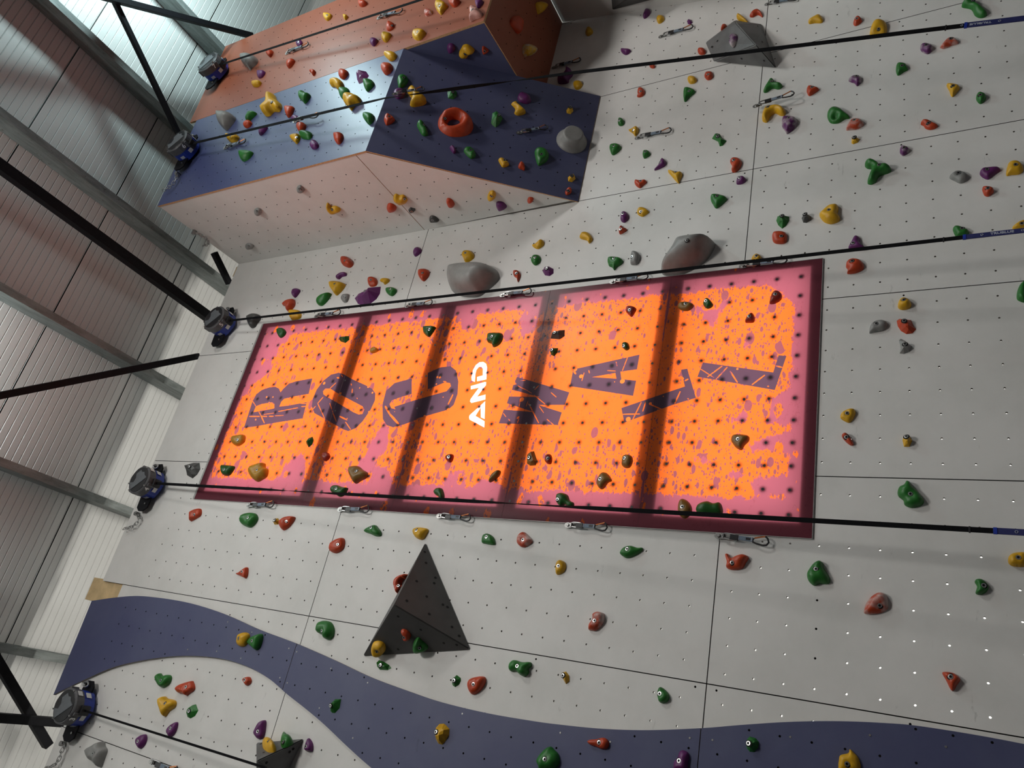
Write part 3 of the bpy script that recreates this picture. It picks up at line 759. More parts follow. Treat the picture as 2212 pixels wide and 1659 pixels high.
for si in range(5):
    v0, v1 = seams[si] * D + 0.0009, seams[si + 1] * D - 0.0009
    rect = [(LX0, v0), (LX1, v0), (LX1, v1), (LX0, v1)]
    polys = [rect]; own = [None]
    for c, o, hs in lets:
        ys = [q[1] for q in o]
        if max(ys) < v0 or min(ys) > v1: continue
        polys.append(o); own.append(c)
        for h in hs: polys.append(h); own.append('h')
    for q in strokes:
        if max(p[1] for p in q) > v0 and min(p[1] for p in q) < v1: polys.append(q); own.append('h')
    st = [(LX0 + (i + 0.5) * (LX1 - LX0) / 60, v0 + (j + 0.5) * (v1 - v0) / int((v1 - v0) / 0.032)) for i in range(60) for j in range(int((v1 - v0) / 0.032))]
    ovv, of, mf, back, fs = cdt(polys, steiner=st)
    V, Fc, I = [(v.x, v.y, 0.0) for v in ovv], [], []
    for f, src in zip(of, mf):
        if 0 not in src: continue
        f = list(f); a, b, c = (ovv[i] for i in f[:3])
        if (b - a).cross(c - a) < 0: f.reverse()
        kinds = [own[s] for s in src if s]
        I.append(0 if (not kinds or 'h' in kinds) else (1 if kinds[0] == 'p' else 2)); Fc.append(f)
    # bolt inserts: a dark ring on the face and the flange behind it
    nv = len(V)
    for a_ in nutu:
        for b_ in nutv:
            c = (a_ * D, b_ * D)
            if not (LX0 + 0.02 < c[0] < LX1 - 0.02 and v0 + 0.012 < c[1] < v1 - 0.012): continue
            for r, z in ((0.0090, 0.0012), (0.019, -0.010)):
                kk = len(V); V += [(q[0], q[1], z) for q in octagon(c, r, 10)]; Fc.append(list(range(kk, kk + 10))); I.append(3)
    o = mesh_obj('printed_sheet', V, Fc, [SHEET, PLUM, BRIGHT, STUD], I, litp, P.matrix())
    pk = [pinkness(v) for v in V[:nv]] + [(0.0, 0.0)] * (len(V) - nv)
    for q, nm in ((0, 'pink'), (1, 'spray')):
        o.data.attributes.new(nm, 'FLOAT', 'POINT').data.foreach_set('value', [w[q] for w in pk])
# light box behind: white glowing back, dark cross ribs under the seams, dark rim
box = bmesh.new()
dep = 0.115
z0, z1 = LIT[2] * D + EYE, LIT[3] * D + EYE
glow, gt_, gb_ = nt('lit light box back'); gb_.inputs['Emission Color'].default_value = (1.0, 0.96, 0.92, 1); gb_.inputs['Emission Strength'].default_value = 2.3
gb_.inputs['Base Color'].default_value = (0.8, 0.8, 0.8, 1)
mesh_obj('light_box_back', [(LX0, dep, z0), (LX1, dep, z0), (LX1, dep, z1), (LX0, dep, z1)], [(0, 1, 2, 3)], glow, None, litp)
RIBM = plain('dark light box rib', (0.05, 0.04, 0.04), 0.8)
RIMM = plain('light box rim', (0.16, 0.14, 0.14), 0.7)
FLANGE = bpy.data.materials.new('smoked rib flange'); FLANGE.use_nodes = True
for n in list(FLANGE.node_tree.nodes): FLANGE.node_tree.nodes.remove(n)
finish_sheet(FLANGE.node_tree, FLANGE.node_tree.nodes.new('ShaderNodeOutputMaterial'), (0.42, 0.36, 0.36))
for s in seams[1:-1]:
    z = s * D + EYE
    bm = bmesh.new(); bm_box(bm, (LX0 + 0.05, 0.003, z - 0.100), (LX1 - 0.05, dep - 0.002, z + 0.010)); rib = bm_obj('light_box_rib', bm, RIBM, litp)
    bm = bmesh.new(); bm_box(bm, (LX0 + 0.05, 0.004, z + 0.010), (LX1 - 0.05, 0.006, z + 0.066)); bm_obj('rib_flange', bm, FLANGE, rib)
bm = bmesh.new()
for lo, hi in (((LX0, 0.001, z0), (LX1, dep + 0.03, z0 + 0.075)), ((LX0, 0.001, z1 - 0.095), (LX1, dep + 0.03, z1)),
               ((LX0, 0.0012, z0), (LX0 + 0.088, dep + 0.03, z1)), ((LX1 - 0.055, 0.0012, z0), (LX1, dep + 0.03, z1)), ((LX0, dep + 0.01, z0), (LX1, dep + 0.03, z1))):
    bm_box(bm, lo, hi)
bm_obj('light_box_frame', bm, RIMM, litp)
ALU = plain('aluminium edge strip', (0.34, 0.33, 0.32), 0.4, 0.3)
bm = bmesh.new()
e = 0.003
for lo, hi in (((LX0 - e, -0.0095, z0 - e), (LX0, 0, z1 + e)), ((LX1, -0.0095, z0 - e), (LX1 + e, 0, z1 + e)), ((LX0, -0.0095, z0 - e), (LX1, 0, z0)), ((LX0, -0.0095, z1), (LX1, 0, z1 + e + 0.02))):
    bm_box(bm, lo, hi)
bm_obj('edge_strip', bm, ALU, litp)

# ------------------------------------------------------------------ climbing holds
PLN = {'W': W, 'WV': WV, 'P': P, 'F': F, 'S': S2, 'L': L, 'U': U, 'B': B, 'V1': V1, 'V2': V2, 'V3': V3}
PLTEXT = {'W': 'holds on the white wall', 'WV': 'holds on the blue wave', 'P': 'holds on the lit panel', 'F': 'holds on the overhang front', 'S': 'holds on the white overhang side',
          'L': 'holds on the dark blue slope', 'U': 'holds on the copper underside', 'B': 'holds on the blue triangle', 'V1': 'holds on volumes', 'V2': 'holds on volumes', 'V3': 'holds on volumes'}
def bolt_mesh():
    bm = bmesh.new()
    def disc(r0, r1, z0, z1, m, seg=14):
        A = [bm.verts.new((r0 * math.cos(2 * math.pi * i / seg), r0 * math.sin(2 * math.pi * i / seg), z0)) for i in range(seg)] if r0 else None
        Bv = [bm.verts.new((r1 * math.cos(2 * math.pi * i / seg), r1 * math.sin(2 * math.pi * i / seg), z1)) for i in range(seg)]
        if A:
            for i in range(seg):
                f = bm.faces.new((A[i], A[(i + 1) % seg], Bv[(i + 1) % seg], Bv[i])); f.material_index = m
        else:
            f = bm.faces.new(Bv); f.material_index = m
    disc(0, 0.017, 0, 0.0006, 1); disc(0.0115, 0.0115, -0.003, 0.005, 0); disc(0.0115, 0.0062, 0.005, 0.0056, 0); disc(0.0062, 0.0062, 0.0056, 0.002, 1); disc(0, 0.0062, 0, 0.002, 1)
    me = bpy.data.meshes.new('bolt'); bm.to_mesh(me); bm.free(); me.materials.append(CHROME); me.materials.append(DEEP); return me
BOLT = bolt_mesh()
SETHOLE = None
def catmull(pts, n):
    out = []; m = len(pts)
    for i in range(m):
        p0, p1, p2, p3 = (Vector(pts[(i + j) % m]) for j in (-1, 0, 1, 2))
        for s in range(n):
            t = s / n
            out.append(0.5 * (2 * p1 + (p2 - p0) * t + (2 * p0 - 5 * p1 + 4 * p2 - p3) * t * t + (3 * p1 - p0 - 3 * p2 + p3) * t ** 3))
    return out
def area_of(p): return 0.5 * sum(p[i][0] * p[(i + 1) % len(p)][1] - p[(i + 1) % len(p)][0] * p[i][1] for i in range(len(p)))

def hold(tile, colr, pl, hf, flags, label, outline, bolt, seed):
    plane = PLN[pl]
    loops = [[tuple(float(x) for x in w.split(',')) for w in part.split()] for part in outline.split('/')]
    raw = [plane.hit(*px(tile, q)) for q in loops[0]]
    size = math.sqrt(abs(area_of(raw)))
    H = min(0.34, max(0.042, 0.54 * size)) * hf
    if 'Z' in flags: H = 0.22 * hf
    off = 0.28 * H
    outl = [[plane.hit(*px(tile, q), off) for q in lp] for lp in loops]
    c = sum(outl[0], Vector((0, 0))) / len(outl[0])
    outl = [[q - c for q in lp] for lp in outl]
    if area_of(outl[0]) < 0: outl = [lp[::-1] for lp in outl]
    rnd = random.Random(seed)
    facet = 'f' in flags
    n = 1 if facet else 4
    big = 'Z' in flags or 'T' in flags
    rim = [catmull(lp, 7 if big else n) for lp in outl]
    segs = [(a, b) for lp in rim for a, b in zip(lp, lp[1:] + lp[:1])]
    S0 = np.array([[a.x, a.y, b.x - a.x, b.y - a.y] for a, b in segs]); L2 = (S0[:, 2] ** 2 + S0[:, 3] ** 2) + 1e-12
    def dist(q):
        tq = np.clip(((q[0] - S0[:, 0]) * S0[:, 2] + (q[1] - S0[:, 1]) * S0[:, 3]) / L2, 0, 1)
        return float(np.sqrt(((q[0] - S0[:, 0] - tq * S0[:, 2]) ** 2 + (q[1] - S0[:, 1] - tq * S0[:, 3]) ** 2).min()))
    def isin(q): return inside(rim[0], q) and not any(inside(h, q) for h in rim[1:])
    xs = [q.x for q in rim[0]]; ys = [q.y for q in rim[0]]
    step = size / (4.2 if facet else (16 if big else 9))
    pts = []
    j = 0; y = min(ys)
    while y < max(ys):
        x = min(xs) + (step / 2 if j % 2 else 0)
        while x < max(xs):
            q = (x + rnd.uniform(-.12, .12) * step * (2 if facet else 1), y + rnd.uniform(-.12, .12) * step * (2 if facet else 1))
            if isin(q) and dist(q) > step * (0.75 if facet else 0.55): pts.append(q)
            x += step
        y += step * 0.87; j += 1
    R = max([dist(q) for q in pts] + [size * 0.3])
    if 'd' not in flags and not facet:           # rounded shoulder just inside the rim
        for lp in rim:
            m = len(lp)
            for i in range(m):
                t_ = (lp[(i + 1) % m] - lp[i - 1]); 
                if t_.length < 1e-9: continue
                nrm = Vector((-t_.y, t_.x)).normalized()
                for fr in (0.06, 0.2):
                    q = lp[i] + nrm * (fr * R)
                    if isin(q) and abs(dist(q) - fr * R) < 0.2 * fr * R: pts.append((q.x, q.y))
    tilt = Vector((rnd.uniform(-1, 1), rnd.uniform(-1, 0.6)))
    hol = None
    bq = None
    if bolt:
        bq = plane.hit(*px(tile, tuple(float(x) for x in bolt.split(','))), 0.6 * H) - c
        if not isin(bq): bq = None
    def height(q):
        t_ = min(1.0, dist(q) / R)
        if 'T' in flags: z = H * min(1.0, t_ / 0.50) ** 0.85
        elif 'Z' in flags: z = H * (1 - (1 - t_) ** 2.4) ** 0.8
        elif facet: z = H * min(1.0, (t_ * 1.35) ** 0.6) * (0.80 + 0.2 * math.sin(seed * 1.7 + q[0] * 31 + q[1] * 17))
        else: z = H * math.sqrt(max(0, 1 - (1 - t_) ** 2))
        if 'T' not in flags: z *= 0.86 + 0.20 * max(-1, min(1, (tilt.x * q[0] + tilt.y * q[1]) / (size * 0.7)))
        if not big:
            nz = noise.noise(Vector((q[0] * 13 / max(size, 0.1) * 0.14 + seed * 3.1, q[1] * 13 / max(size, 0.1) * 0.14, seed * 0.7)))
            z *= 1 + 0.16 * nz
            if bq is not None and not facet:
                db = math.hypot(q[0] - bq[0], q[1] - bq[1])
                z -= 0.22 * H * math.exp(-(db / (0.20 * size)) ** 2)
            if 'h' in flags and bq is not None:
                db = math.hypot(q[0] - bq[0], q[1] - bq[1]); z -= 0.45 * H * math.exp(-(db / (0.16 * size)) ** 2)
        return max(0.002, z)
    ov_, of, mf, back, fs = cdt([[tuple(q) for q in lp] for lp in rim], steiner=pts)
    rimset = {back[i] for f in fs for i in f}
    V = [(v.x, v.y, 0.0 if i in rimset else height((v.x, v.y))) for i, v in enumerate(ov_)]
    Fc = []
    for f, src in zip(of, mf):
        if 0 not in src or any(s > 0 for s in src): continue
        f = list(f); a, b, d = (ov_[i] for i in f[:3])
        if (b - a).cross(d - a) < 0: f.reverse()
        Fc.append(f)
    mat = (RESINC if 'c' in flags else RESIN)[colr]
    o = mesh_obj('climbing_hold', V, Fc, mat, None, None, plane.matrix(c.x, c.y, 0.0005), smooth=not facet)
    tag(o, label, 'climbing hold', PLTEXT[pl])
    if bq is not None:
        e_ = 0.012; hz = height(bq)
        gx = (height((bq[0] + e_, bq[1])) - height((bq[0] - e_, bq[1]))) / (2 * e_); gy = (height((bq[0], bq[1] + e_)) - height((bq[0], bq[1] - e_))) / (2 * e_)
        nn = Vector((-gx * 0.5, -gy * 0.5, 1)).normalized()
        rot = Vector((0, 0, 1)).rotation_difference(nn).to_matrix().to_4x4()
        b_ = bpy.data.objects.new('bolt', BOLT)
        b_.matrix_world = plane.matrix(c.x, c.y, 0.0005) @ Matrix.Translation((bq[0], bq[1], hz + 0.001)) @ rot
        link(b_, o)
    return o
HOLDS = """
T2;r;F;1;;orange-red hold cut by the picture's top edge, on the copper overhang;1108,8 1125,-8 1155,5 1160,20 1135,38 1112,34;
T2;y;F;1;;yellow hold near the copper overhang edge beside a tiny yellow one;885,100 905,84 935,90 930,110 908,128 892,120;910,100
T2;y;F;1;;tiny yellow hold close to the topmost strap on the copper overhang;1012,100 1025,94 1040,102 1030,118 1022,125 1012,112;
T3;y;F;1;;bright yellow teardrop hold between two orange ones, upper copper overhang;265,35 285,8 320,8 342,30 325,55 300,85 285,75 270,55;298,38
T3;r;F;1;c;chalky orange hold beside the bright yellow teardrop on the copper overhang;195,75 215,55 240,62 247,80 230,92 205,100;
T3;r;F;1;;orange hold at the top picture edge above the bright yellow teardrop;350,-5 415,-5 422,12 390,40 365,30;
T3;p;F;1;;purple hold at the top picture edge above the chalk-pink hold;520,5 540,-5 570,0 565,25 540,48 525,30;
T3;c;F;1;;pale chalk-pink hold at the copper overhang's lower corner;485,60 510,38 540,50 565,85 545,105 515,115 485,130 490,95;507,62
T2;r;F;1;;orange hold just below the quickdraw under the topmost strap;1290,160 1310,138 1335,150 1330,175 1305,192 1288,188;1320,160
T2;y;F;1;;yellow wedge hold between an orange and a purple hold on copper overhang;1260,225 1285,205 1315,212 1308,235 1280,265 1258,250;
T2;y;F;1;;large round yellow hold close to the copper overhang's blue border;1452,210 1470,190 1510,185 1535,200 1520,225 1490,250 1455,238;1492,208
T2;p;F;1;;small purple hold beside a yellow wedge on the copper overhang;1180,265 1190,245 1215,242 1232,258 1205,290 1188,282;
T2;p;F;1;;purple hold touching the upper quickdraw on the copper overhang;708,270 718,255 740,254 748,275 735,295 714,290;727,272
T2;r;F;1;;small orange hold beside the big grey pocketed hold on copper overhang;516,335 530,318 558,322 555,345 540,362 525,350;
T2;k;F;1.2;;big grey pocketed hold beside the belay marked 7;360,380 395,352 440,355 452,375 445,395 415,420 405,438 390,420 368,408;
T2;r;F;1;;narrow orange hold in the middle of the copper overhang below the strap's shadow;645,405 660,380 690,375 697,390 675,420 655,430;
T2;r;F;1;;tiny dark orange hold near the copper and blue overhang border;795,455 812,443 830,450 830,465 815,480 808,465;
T2;p;F;1;;purple oval hold below the belay marked 7, above a small yellow one;460,475 475,452 505,452 505,470 485,492 465,495;
T2;y;F;1;;small flat yellow hold lowest on the copper overhang near the belay;425,530 445,517 482,520 478,538 455,552 430,548;
T2;k;F;1.2;;big grey domed hold with pockets near the blue overhang's top edge;207,750 225,722 270,718 300,730 307,750 290,775 255,815 240,815 215,790;
T2;g;F;1;;pointed green hold beside the big grey domed hold on the blue overhang;388,770 395,730 410,708 430,710 453,720 430,745 405,768;
T2;r;F;1;;orange hold tucked between the pointed green hold and the strap;370,800 385,775 410,768 424,785 410,805 385,815;
T2;y;F;1;;yellow lobed hold touching the topmost quickdraw of the blue overhang;258,860 275,855 300,862 330,860 338,880 315,905 295,910 268,890;292,876
T2;g;F;1;;green pocket hold below the topmost quickdraw of the blue overhang;347,1000 360,970 395,963 428,968 415,995 385,1020 360,1025;
T2;p;F;1;;small purple hold under the strap near the blue overhang's top;470,840 480,812 515,805 523,815 500,845 475,862;
T2;y;F;1.1;;large yellow Y-shaped hold on the blue overhang front;525,620 535,598 560,595 575,630 600,650 603,680 585,700 555,700 530,725 500,728 486,705 495,685 520,670;555,655
T2;r;F;1;;orange oval hold beside the large yellow Y-shaped hold;636,700 650,680 690,680 690,700 675,730 650,745;
T2;g;F;1;;green rounded hold alone near the middle of the blue overhang's copper border;723,605 735,585 755,580 768,592 795,600 785,630 760,655 745,640 728,628;
T2;y;F;1;;yellow bean hold above a green one, below an orange egg on blue overhang;925,530 945,508 985,506 1007,530 1000,560 975,570 955,550 930,545;
T2;r;F;1;;orange egg-shaped hold touching the copper border above the yellow bean;980,465 1000,440 1035,450 1035,475 1010,500 985,490;
T2;g;F;1;;green hold between the yellow bean and the large yellow strap-crossed hold;985,590 1000,565 1035,560 1047,580 1035,600 1005,625 990,615;
T2;y;F;1.1;;large yellow hold crossed by the strap on the glossy blue front;1012,630 1030,600 1060,597 1110,615 1113,640 1080,665 1055,695 1040,680 1015,655;1060,620
T2;p;F;1;f;large angular purple hold on the blue front beside its green neighbour;1092,480 1110,450 1150,447 1168,475 1150,500 1105,527 1092,500;
T2;g;F;1;;green egg-shaped hold just below the large angular purple hold;1140,530 1155,510 1190,508 1205,530 1195,550 1165,577 1150,570;
T2;y;F;1;;yellow rounded hold at the blue front's upper corner beside the fold;1273,350 1300,332 1340,335 1350,355 1335,375 1310,385 1290,370;
T2;r;F;1;;plump orange hold beside the fold, below the corner yellow hold;1250,430 1265,405 1310,402 1323,430 1310,455 1280,472 1260,455;
T2;g;F;1;;green hold beside the fold in the glossy part of the blue front;1135,740 1155,718 1195,725 1205,745 1195,775 1170,790 1145,765;
T2;p;F;1;;purple hold half hidden behind the strap above a quickdraw;680,765 700,740 725,745 720,775 695,780;
T2;r;F;1;;orange hold under the middle quickdraw of the blue front;710,805 725,785 760,785 768,805 755,830 735,847 715,825;
T2;y;F;1;;yellow hold beside the green lobed hold below the middle quickdraw;668,875 700,858 730,860 728,890 710,915 695,905;712,880
T2;g;F;1;;green lobed hold between a yellow and a purple hold on the blue front;735,855 760,840 800,842 808,865 790,885 765,885 740,878;
T2;p;F;1;;purple drop-shaped hold lowest of its cluster on the blue front;800,925 825,892 850,920 845,940 825,950 805,945;
T2;r;F;1;;single orange drop hold near the plywood edge of the blue front;950,870 965,852 1000,850 1007,875 995,905 975,918 955,900;
T3;g;L;1;;green hold at the fold, topmost on the dark blue slope;25,500 35,478 65,474 92,495 88,525 60,555 35,555 28,530;65,500
T3;p;L;1;;purple round hold above the strap near the fold of the blue slope;0,600 10,568 50,562 75,590 60,620 25,628;38,588
T3;y;L;1.1;;large yellow wedge hold behind a quickdraw on the blue slope;88,580 100,552 130,550 165,590 210,635 195,660 130,673 105,660 115,620;
T3;g;L;1;f;blocky green hold just below the strap on the dark blue slope;345,590 350,562 380,558 405,580 405,610 385,628 350,622;380,590
T3;r;L;0.75;d;large orange ring-shaped hold on the dark blue slope;285,770 310,715 380,693 440,710 500,760 512,800 490,840 440,860 360,858 300,820/345,780 370,753 415,755 425,775 405,800 365,805;330,747
T2;r;L;1;;orange triangular hold near the fold below the yellow wedge, dark blue slope;1272,755 1285,725 1310,730 1342,760 1320,785 1290,797 1278,780;1305,748
T3;g;L;1;;long green hold beside the large orange ring hold;150,795 165,768 185,775 205,800 222,850 210,865 185,860 165,830;195,800
T3;p;L;1;;tiny purple hold below the large orange ring hold;360,940 380,933 395,950 400,970 385,978 370,960;
T3;g;L;1;;green curved hold beside the tiny purple one under the ring hold;450,960 465,938 500,942 525,975 520,1003 495,1010 465,985;495,962
T3;g;L;1;f;green ridged hold in the middle of the dark blue slope;625,780 635,715 660,702 690,730 700,750 680,785 655,808 635,795;673,745
T3;p;L;1;;purple hold above the yellow bean on the dark blue slope;795,625 805,595 830,588 870,610 882,640 860,658 820,650;
T3;y;L;1;;yellow bean hold under the purple hold on the dark blue slope;755,660 785,645 800,665 845,710 835,725 800,733 775,720 780,690;
T3;g;L;1;;large green hold below the quickdraw on the dark blue slope;905,970 915,948 950,945 980,960 995,990 985,1020 960,1040 930,1052 915,1020;947,988
T3;y;L;1;;yellow triangular hold near the plywood edge of the dark blue slope;672,1020 685,1007 710,1015 740,1045 725,1062 700,1066 685,1048;710,1028
T3;r;L;1;;small orange hold between a yellow triangle and the large green hold;800,1055 815,1035 838,1050 840,1085 820,1080 803,1072;
T3;y;L;1;f;small angular yellow hold above the big grey cone on the slope;1107,700 1122,680 1145,680 1153,705 1135,725 1110,718;1131,688
T3;y;L;1;f;small angular yellow hold below the big grey cone, above an orange one;1117,1130 1138,1112 1160,1118 1167,1140 1145,1160 1120,1155;1140,1130
T3;r;L;1;;small orange hold in the lower corner of the dark blue slope;1100,1225 1115,1203 1138,1210 1138,1230 1110,1245;1118,1222
T3;p;B;1;;purple hold on the blue triangle beside the copper overhang;340,310 350,285 375,283 392,305 385,335 355,342;
T3;y;B;1;;yellow double-lobed hold on the blue triangle beside the copper overhang;418,340 430,318 445,295 475,292 512,320 512,340 480,355 470,372 440,375 420,360;460,343
T3;r;B;1;;small orange hold on the blue triangle near its plywood edge;565,310 575,300 608,325 600,340 575,350 567,330;583,325
T3;r;U;.8;;large flat orange hold on the dark copper underside;755,130 770,105 800,97 825,130 825,180 808,215 785,195 760,155;
T3;y;U;1;;yellow hold near the picture's top edge on the dark copper underside;920,20 940,8 965,15 978,45 960,75 935,88 925,55;
T3;y;U;1;c;chalky yellow hold in the middle of the dark copper underside;838,300 850,280 890,285 915,310 915,335 890,352 865,352 855,362 840,340;
T2;k;S;1;;small grey oval hold next to the blue edge, white overhang side;712,1205 730,1190 750,1200 766,1220 745,1235 718,1225;735,1212
T2;k;S;1;;pale grey kidney hold near the top of the white overhang side;440,1350 460,1335 485,1345 487,1370 470,1378 445,1365;463,1352
T2;k;S;1;;grey round hold lowest on the white overhang side near a chain;383,1575 405,1560 438,1575 430,1592 400,1592;410,1577
T2;y;S;1;;yellow crescent hold in the middle of the white overhang side;900,1320 910,1305 930,1325 960,1325 990,1340 992,1355 960,1367 930,1362 910,1345;940,1345
T2;y;S;1;;yellow notched hold across the seam of the white overhang side;1330,1265 1345,1248 1370,1258 1395,1255 1420,1285 1410,1305 1375,1315 1350,1300 1335,1285;1400,1280
T2;r;S;1;;orange oval hold beside the yellow notched hold, white overhang side;1288,1330 1300,1307 1330,1312 1352,1335 1340,1355 1310,1360 1295,1350;
T2;j;S;1;f;small dark grey hold beside the seam of the white overhang side;1425,1350 1440,1332 1470,1340 1473,1352 1455,1368 1435,1365;1450,1350
T2;j;S;1;;dark grey shield-shaped hold near the lower seam end, white overhang side;1560,1405 1572,1385 1600,1390 1625,1415 1600,1423 1570,1422;1583,1408
T3;r;S;1;;orange oval hold on the narrowing white overhang side;337,1290 345,1273 370,1280 390,1310 378,1330 350,1322;
T3;y;S;1;;yellow hold above the purple one on the narrowing white overhang side;600,1260 615,1230 640,1226 655,1250 645,1275 620,1284 603,1275;628,1253
T3;p;S;1;;purple pointed hold on the narrowing white overhang side;655,1310 665,1295 700,1300 725,1328 700,1345 675,1348 660,1330;
T3;r;S;1;;small orange hold where the white overhang side tapers off;855,1285 865,1268 890,1270 895,1285 880,1298 860,1298;
T4;y;W;1;;yellow hold on the white wall beside the dark copper underside;42,205 50,180 70,170 88,190 85,210 60,225 45,220;
T4;p;W;1;;purple leaf hold high beside a small yellow ball, top of picture;410,100 420,65 440,54 458,68 448,95 420,115;
T4;y;W;1;;small yellow ball hold beside the purple leaf at the top;497,120 510,100 540,100 546,120 530,140 508,145;
T4;p;W;1;;flat purple half-moon hold above the long strap, near the copper overhang;268,320 285,312 333,318 320,338 300,347 280,338;
T4;p;W;1;f;tiny dark purple hold directly above the upper white-wall quickdraw;690,130 700,120 722,122 727,140 710,152 697,148;
T4;r;W;1;;orange arch hold above the grey faceted boulder;1093,100 1115,75 1150,62 1172,80 1175,105 1145,90 1115,105;
T4;y;W;1;;pale yellow wedge hold at top, past the grey faceted boulder;1470,130 1500,110 1540,95 1563,115 1555,140 1510,142 1475,147;
T4;r;W;1;;small red hold beside the grey faceted boulder, just above the strap;760,325 772,310 800,308 812,325 805,342 775,345;
T4;r;W;1;;small red hold peeping out below the long strap;452,418 470,405 488,420 480,432 460,430;
T3;p;W;1;;dark purple double-lobed hold under the long strap by the overhang corner;1095,470 1105,440 1125,435 1145,460 1138,480 1120,500 1115,520 1080,530 1050,525 1048,498 1065,480;
T3;y;W;1;;yellow oval hold below the dark purple double-lobed hold;1148,540 1160,520 1195,518 1207,535 1195,560 1165,568;
T4;r;W;1;;red comma-shaped hold on white wall by the blue slope's corner;375,590 380,565 405,560 420,580 415,605 390,618 372,615 378,605;397,588
T4;y;W;1;;pale yellow knob hold touching the red rounded one below the long strap;695,500 712,485 740,488 754,505 745,525 715,532 700,520;
T4;r;W;1;;red rounded square hold below the strap and grey faceted boulder;803,480 815,460 850,457 858,480 850,500 825,508 808,495;830,480
T4;g;W;1;;green heart-like hold below the pale yellow knob;668,600 675,568 705,560 740,572 740,590 705,620 685,643 672,640;707,583
T4;g;W;1;;small green egg hold near the blue slope's lower end;250,780 255,758 275,755 290,772 285,795 265,802 252,795;262,772
T4;y;W;1;;yellow triangular hold touching the start of a quickdraw;318,830 335,825 375,812 380,840 362,868 345,850;350,832
T4;g;W;1;;green rounded triangle hold below the yellow triangle and quickdraw;195,945 205,922 240,917 267,930 262,955 235,980 210,985;227,937
T4;g;W;1;;small green hold with bolt directly below the middle white-wall quickdraw;408,985 415,965 440,960 456,975 450,995 420,1010 410,1000;427,975
T4;p;W;1;;thin purple crescent hold above the yellow triangle near a panel seam;482,1085 505,1060 525,1020 540,1012 556,1030 553,1055 530,1070 500,1082;523,1040
T4;y;W;1;;yellow three-cornered hold below the thin purple crescent;570,1095 590,1090 620,1098 655,1098 660,1120 645,1150 640,1170 620,1155 590,1120;620,1102
T4;r;W;1;;red kidney hold above the seam, beside the yellow three-cornered one;355,1165 365,1148 395,1152 425,1148 432,1165 410,1185 390,1200 365,1185;395,1160
T4;g;W;1;f;dark green folded block hold alone on the white wall;850,880 880,845 900,850 915,875 945,895 920,925 900,930 890,900;890,872
T4;r;W;1;;red-brown hold just above the seam crossing, over a small purple one;967,1030 985,1010 1025,1010 1042,1035 1030,1070 1005,1095 978,1093 980,1060;993,1027
T4;p;W;1;;small purple hold at the crossing of two panel seams;1008,1155 1020,1132 1055,1130 1070,1148 1050,1170 1012,1175;1030,1140
T4;g;W;1;;broad green shield hold pointing down, below the seam;842,1270 852,1245 900,1242 946,1262 930,1290 880,1328 855,1300;885,1257
T4;p;W;1;;purple bean hold above a small red heart;267,1390 275,1358 300,1352 317,1375 312,1405 290,1420 270,1412;283,1370
T4;y;W;1;;yellow drop hold beside the purple bean, above the red heart;372,1355 385,1330 420,1328 448,1350 430,1370 405,1382 380,1372;398,1355
T4;r;W;1;;small red heart-shaped hold below the purple bean;257,1470 265,1445 278,1443 285,1460 307,1463 295,1480 270,1493 258,1492;270,1470
T4;y;W;1;;pale yellow mushroom-shaped hold beside the small red heart;5,1515 20,1488 50,1483 75,1500 86,1530 65,1553 50,1535 15,1525;
T4;g;W;1;;green three-legged hold beside the upper vertical seam;1180,580 1195,545 1225,505 1245,505 1260,530 1295,535 1303,550 1275,565 1240,560 1200,585;1232,520
T4;y;W;1.1;;yellow banana-shaped hold under a quickdraw;1172,760 1175,720 1190,685 1225,672 1290,675 1320,700 1318,725 1290,730 1255,715 1225,735 1205,770 1185,772;1212,685
T4;p;W;1.1;c;large purple rounded hold below the yellow banana;1298,795 1303,750 1330,740 1380,745 1397,775 1385,805 1335,847 1318,830;1343,752
T4;r;W;1;;red pointed hold beside the quickdraw above the yellow banana;1457,575 1468,548 1500,548 1537,565 1520,585 1480,608 1465,600;1493,560
T5;g;W;1;h;green teardrop hold with a dark hollow, above a chalky red one;398,740 405,705 440,685 480,690 510,715 543,745 510,755 470,778 420,778;450,738
T4;g;W;1;f;green faceted drop hold above the red rounded square at the strap;1262,1405 1270,1378 1300,1368 1345,1380 1345,1405 1325,1440 1300,1457 1275,1435;1303,1388
T4;j;W;1;f;dark grey lumpy hold between a green drop and a large yellow hold;1425,1390 1435,1370 1460,1363 1487,1380 1485,1405 1455,1420 1435,1418;1450,1377
T5;y;W;1;;large yellow fin-shaped hold beside the dark grey lumpy hold;347,1370 365,1345 410,1310 460,1305 470,1330 465,1360 480,1385 470,1410 420,1425 375,1410;410,1345
T5;r;W;1;;red rounded-square hold below the green faceted drop;45,1515 55,1485 100,1478 135,1488 141,1520 130,1550 85,1555 55,1545;105,1513
T5;r;W;1;;small red hold at the top beside the large yellow strap-side hold;565,145 580,115 605,107 622,125 610,145 580,160;590,122
T5;y;W;1;;large yellow hold resting against the upper strap;670,215 680,170 700,138 740,127 775,140 782,180 770,210 730,222 690,225;728,185
T5;g;W;1;;large green bone-shaped hold at the picture's upper corner;1260,35 1280,5 1300,-8 1345,0 1370,30 1420,70 1415,95 1380,105 1345,90 1320,50;1330,5
T5;p;W;1;c;chalk-covered purple egg hold below the upper strap;993,300 1005,280 1040,275 1075,292 1070,320 1040,340 1005,325;1033,290
T5;r;W;1;c;chalky red ridged hold beside the chalk-covered purple egg;1123,295 1145,270 1175,245 1210,240 1238,258 1235,275 1200,285 1150,305 1130,303;1190,252
T5;g;W;1;;dark green three-sided hold below the upper strap;838,440 845,408 870,400 905,410 916,440 890,455 860,475 845,472;878,425
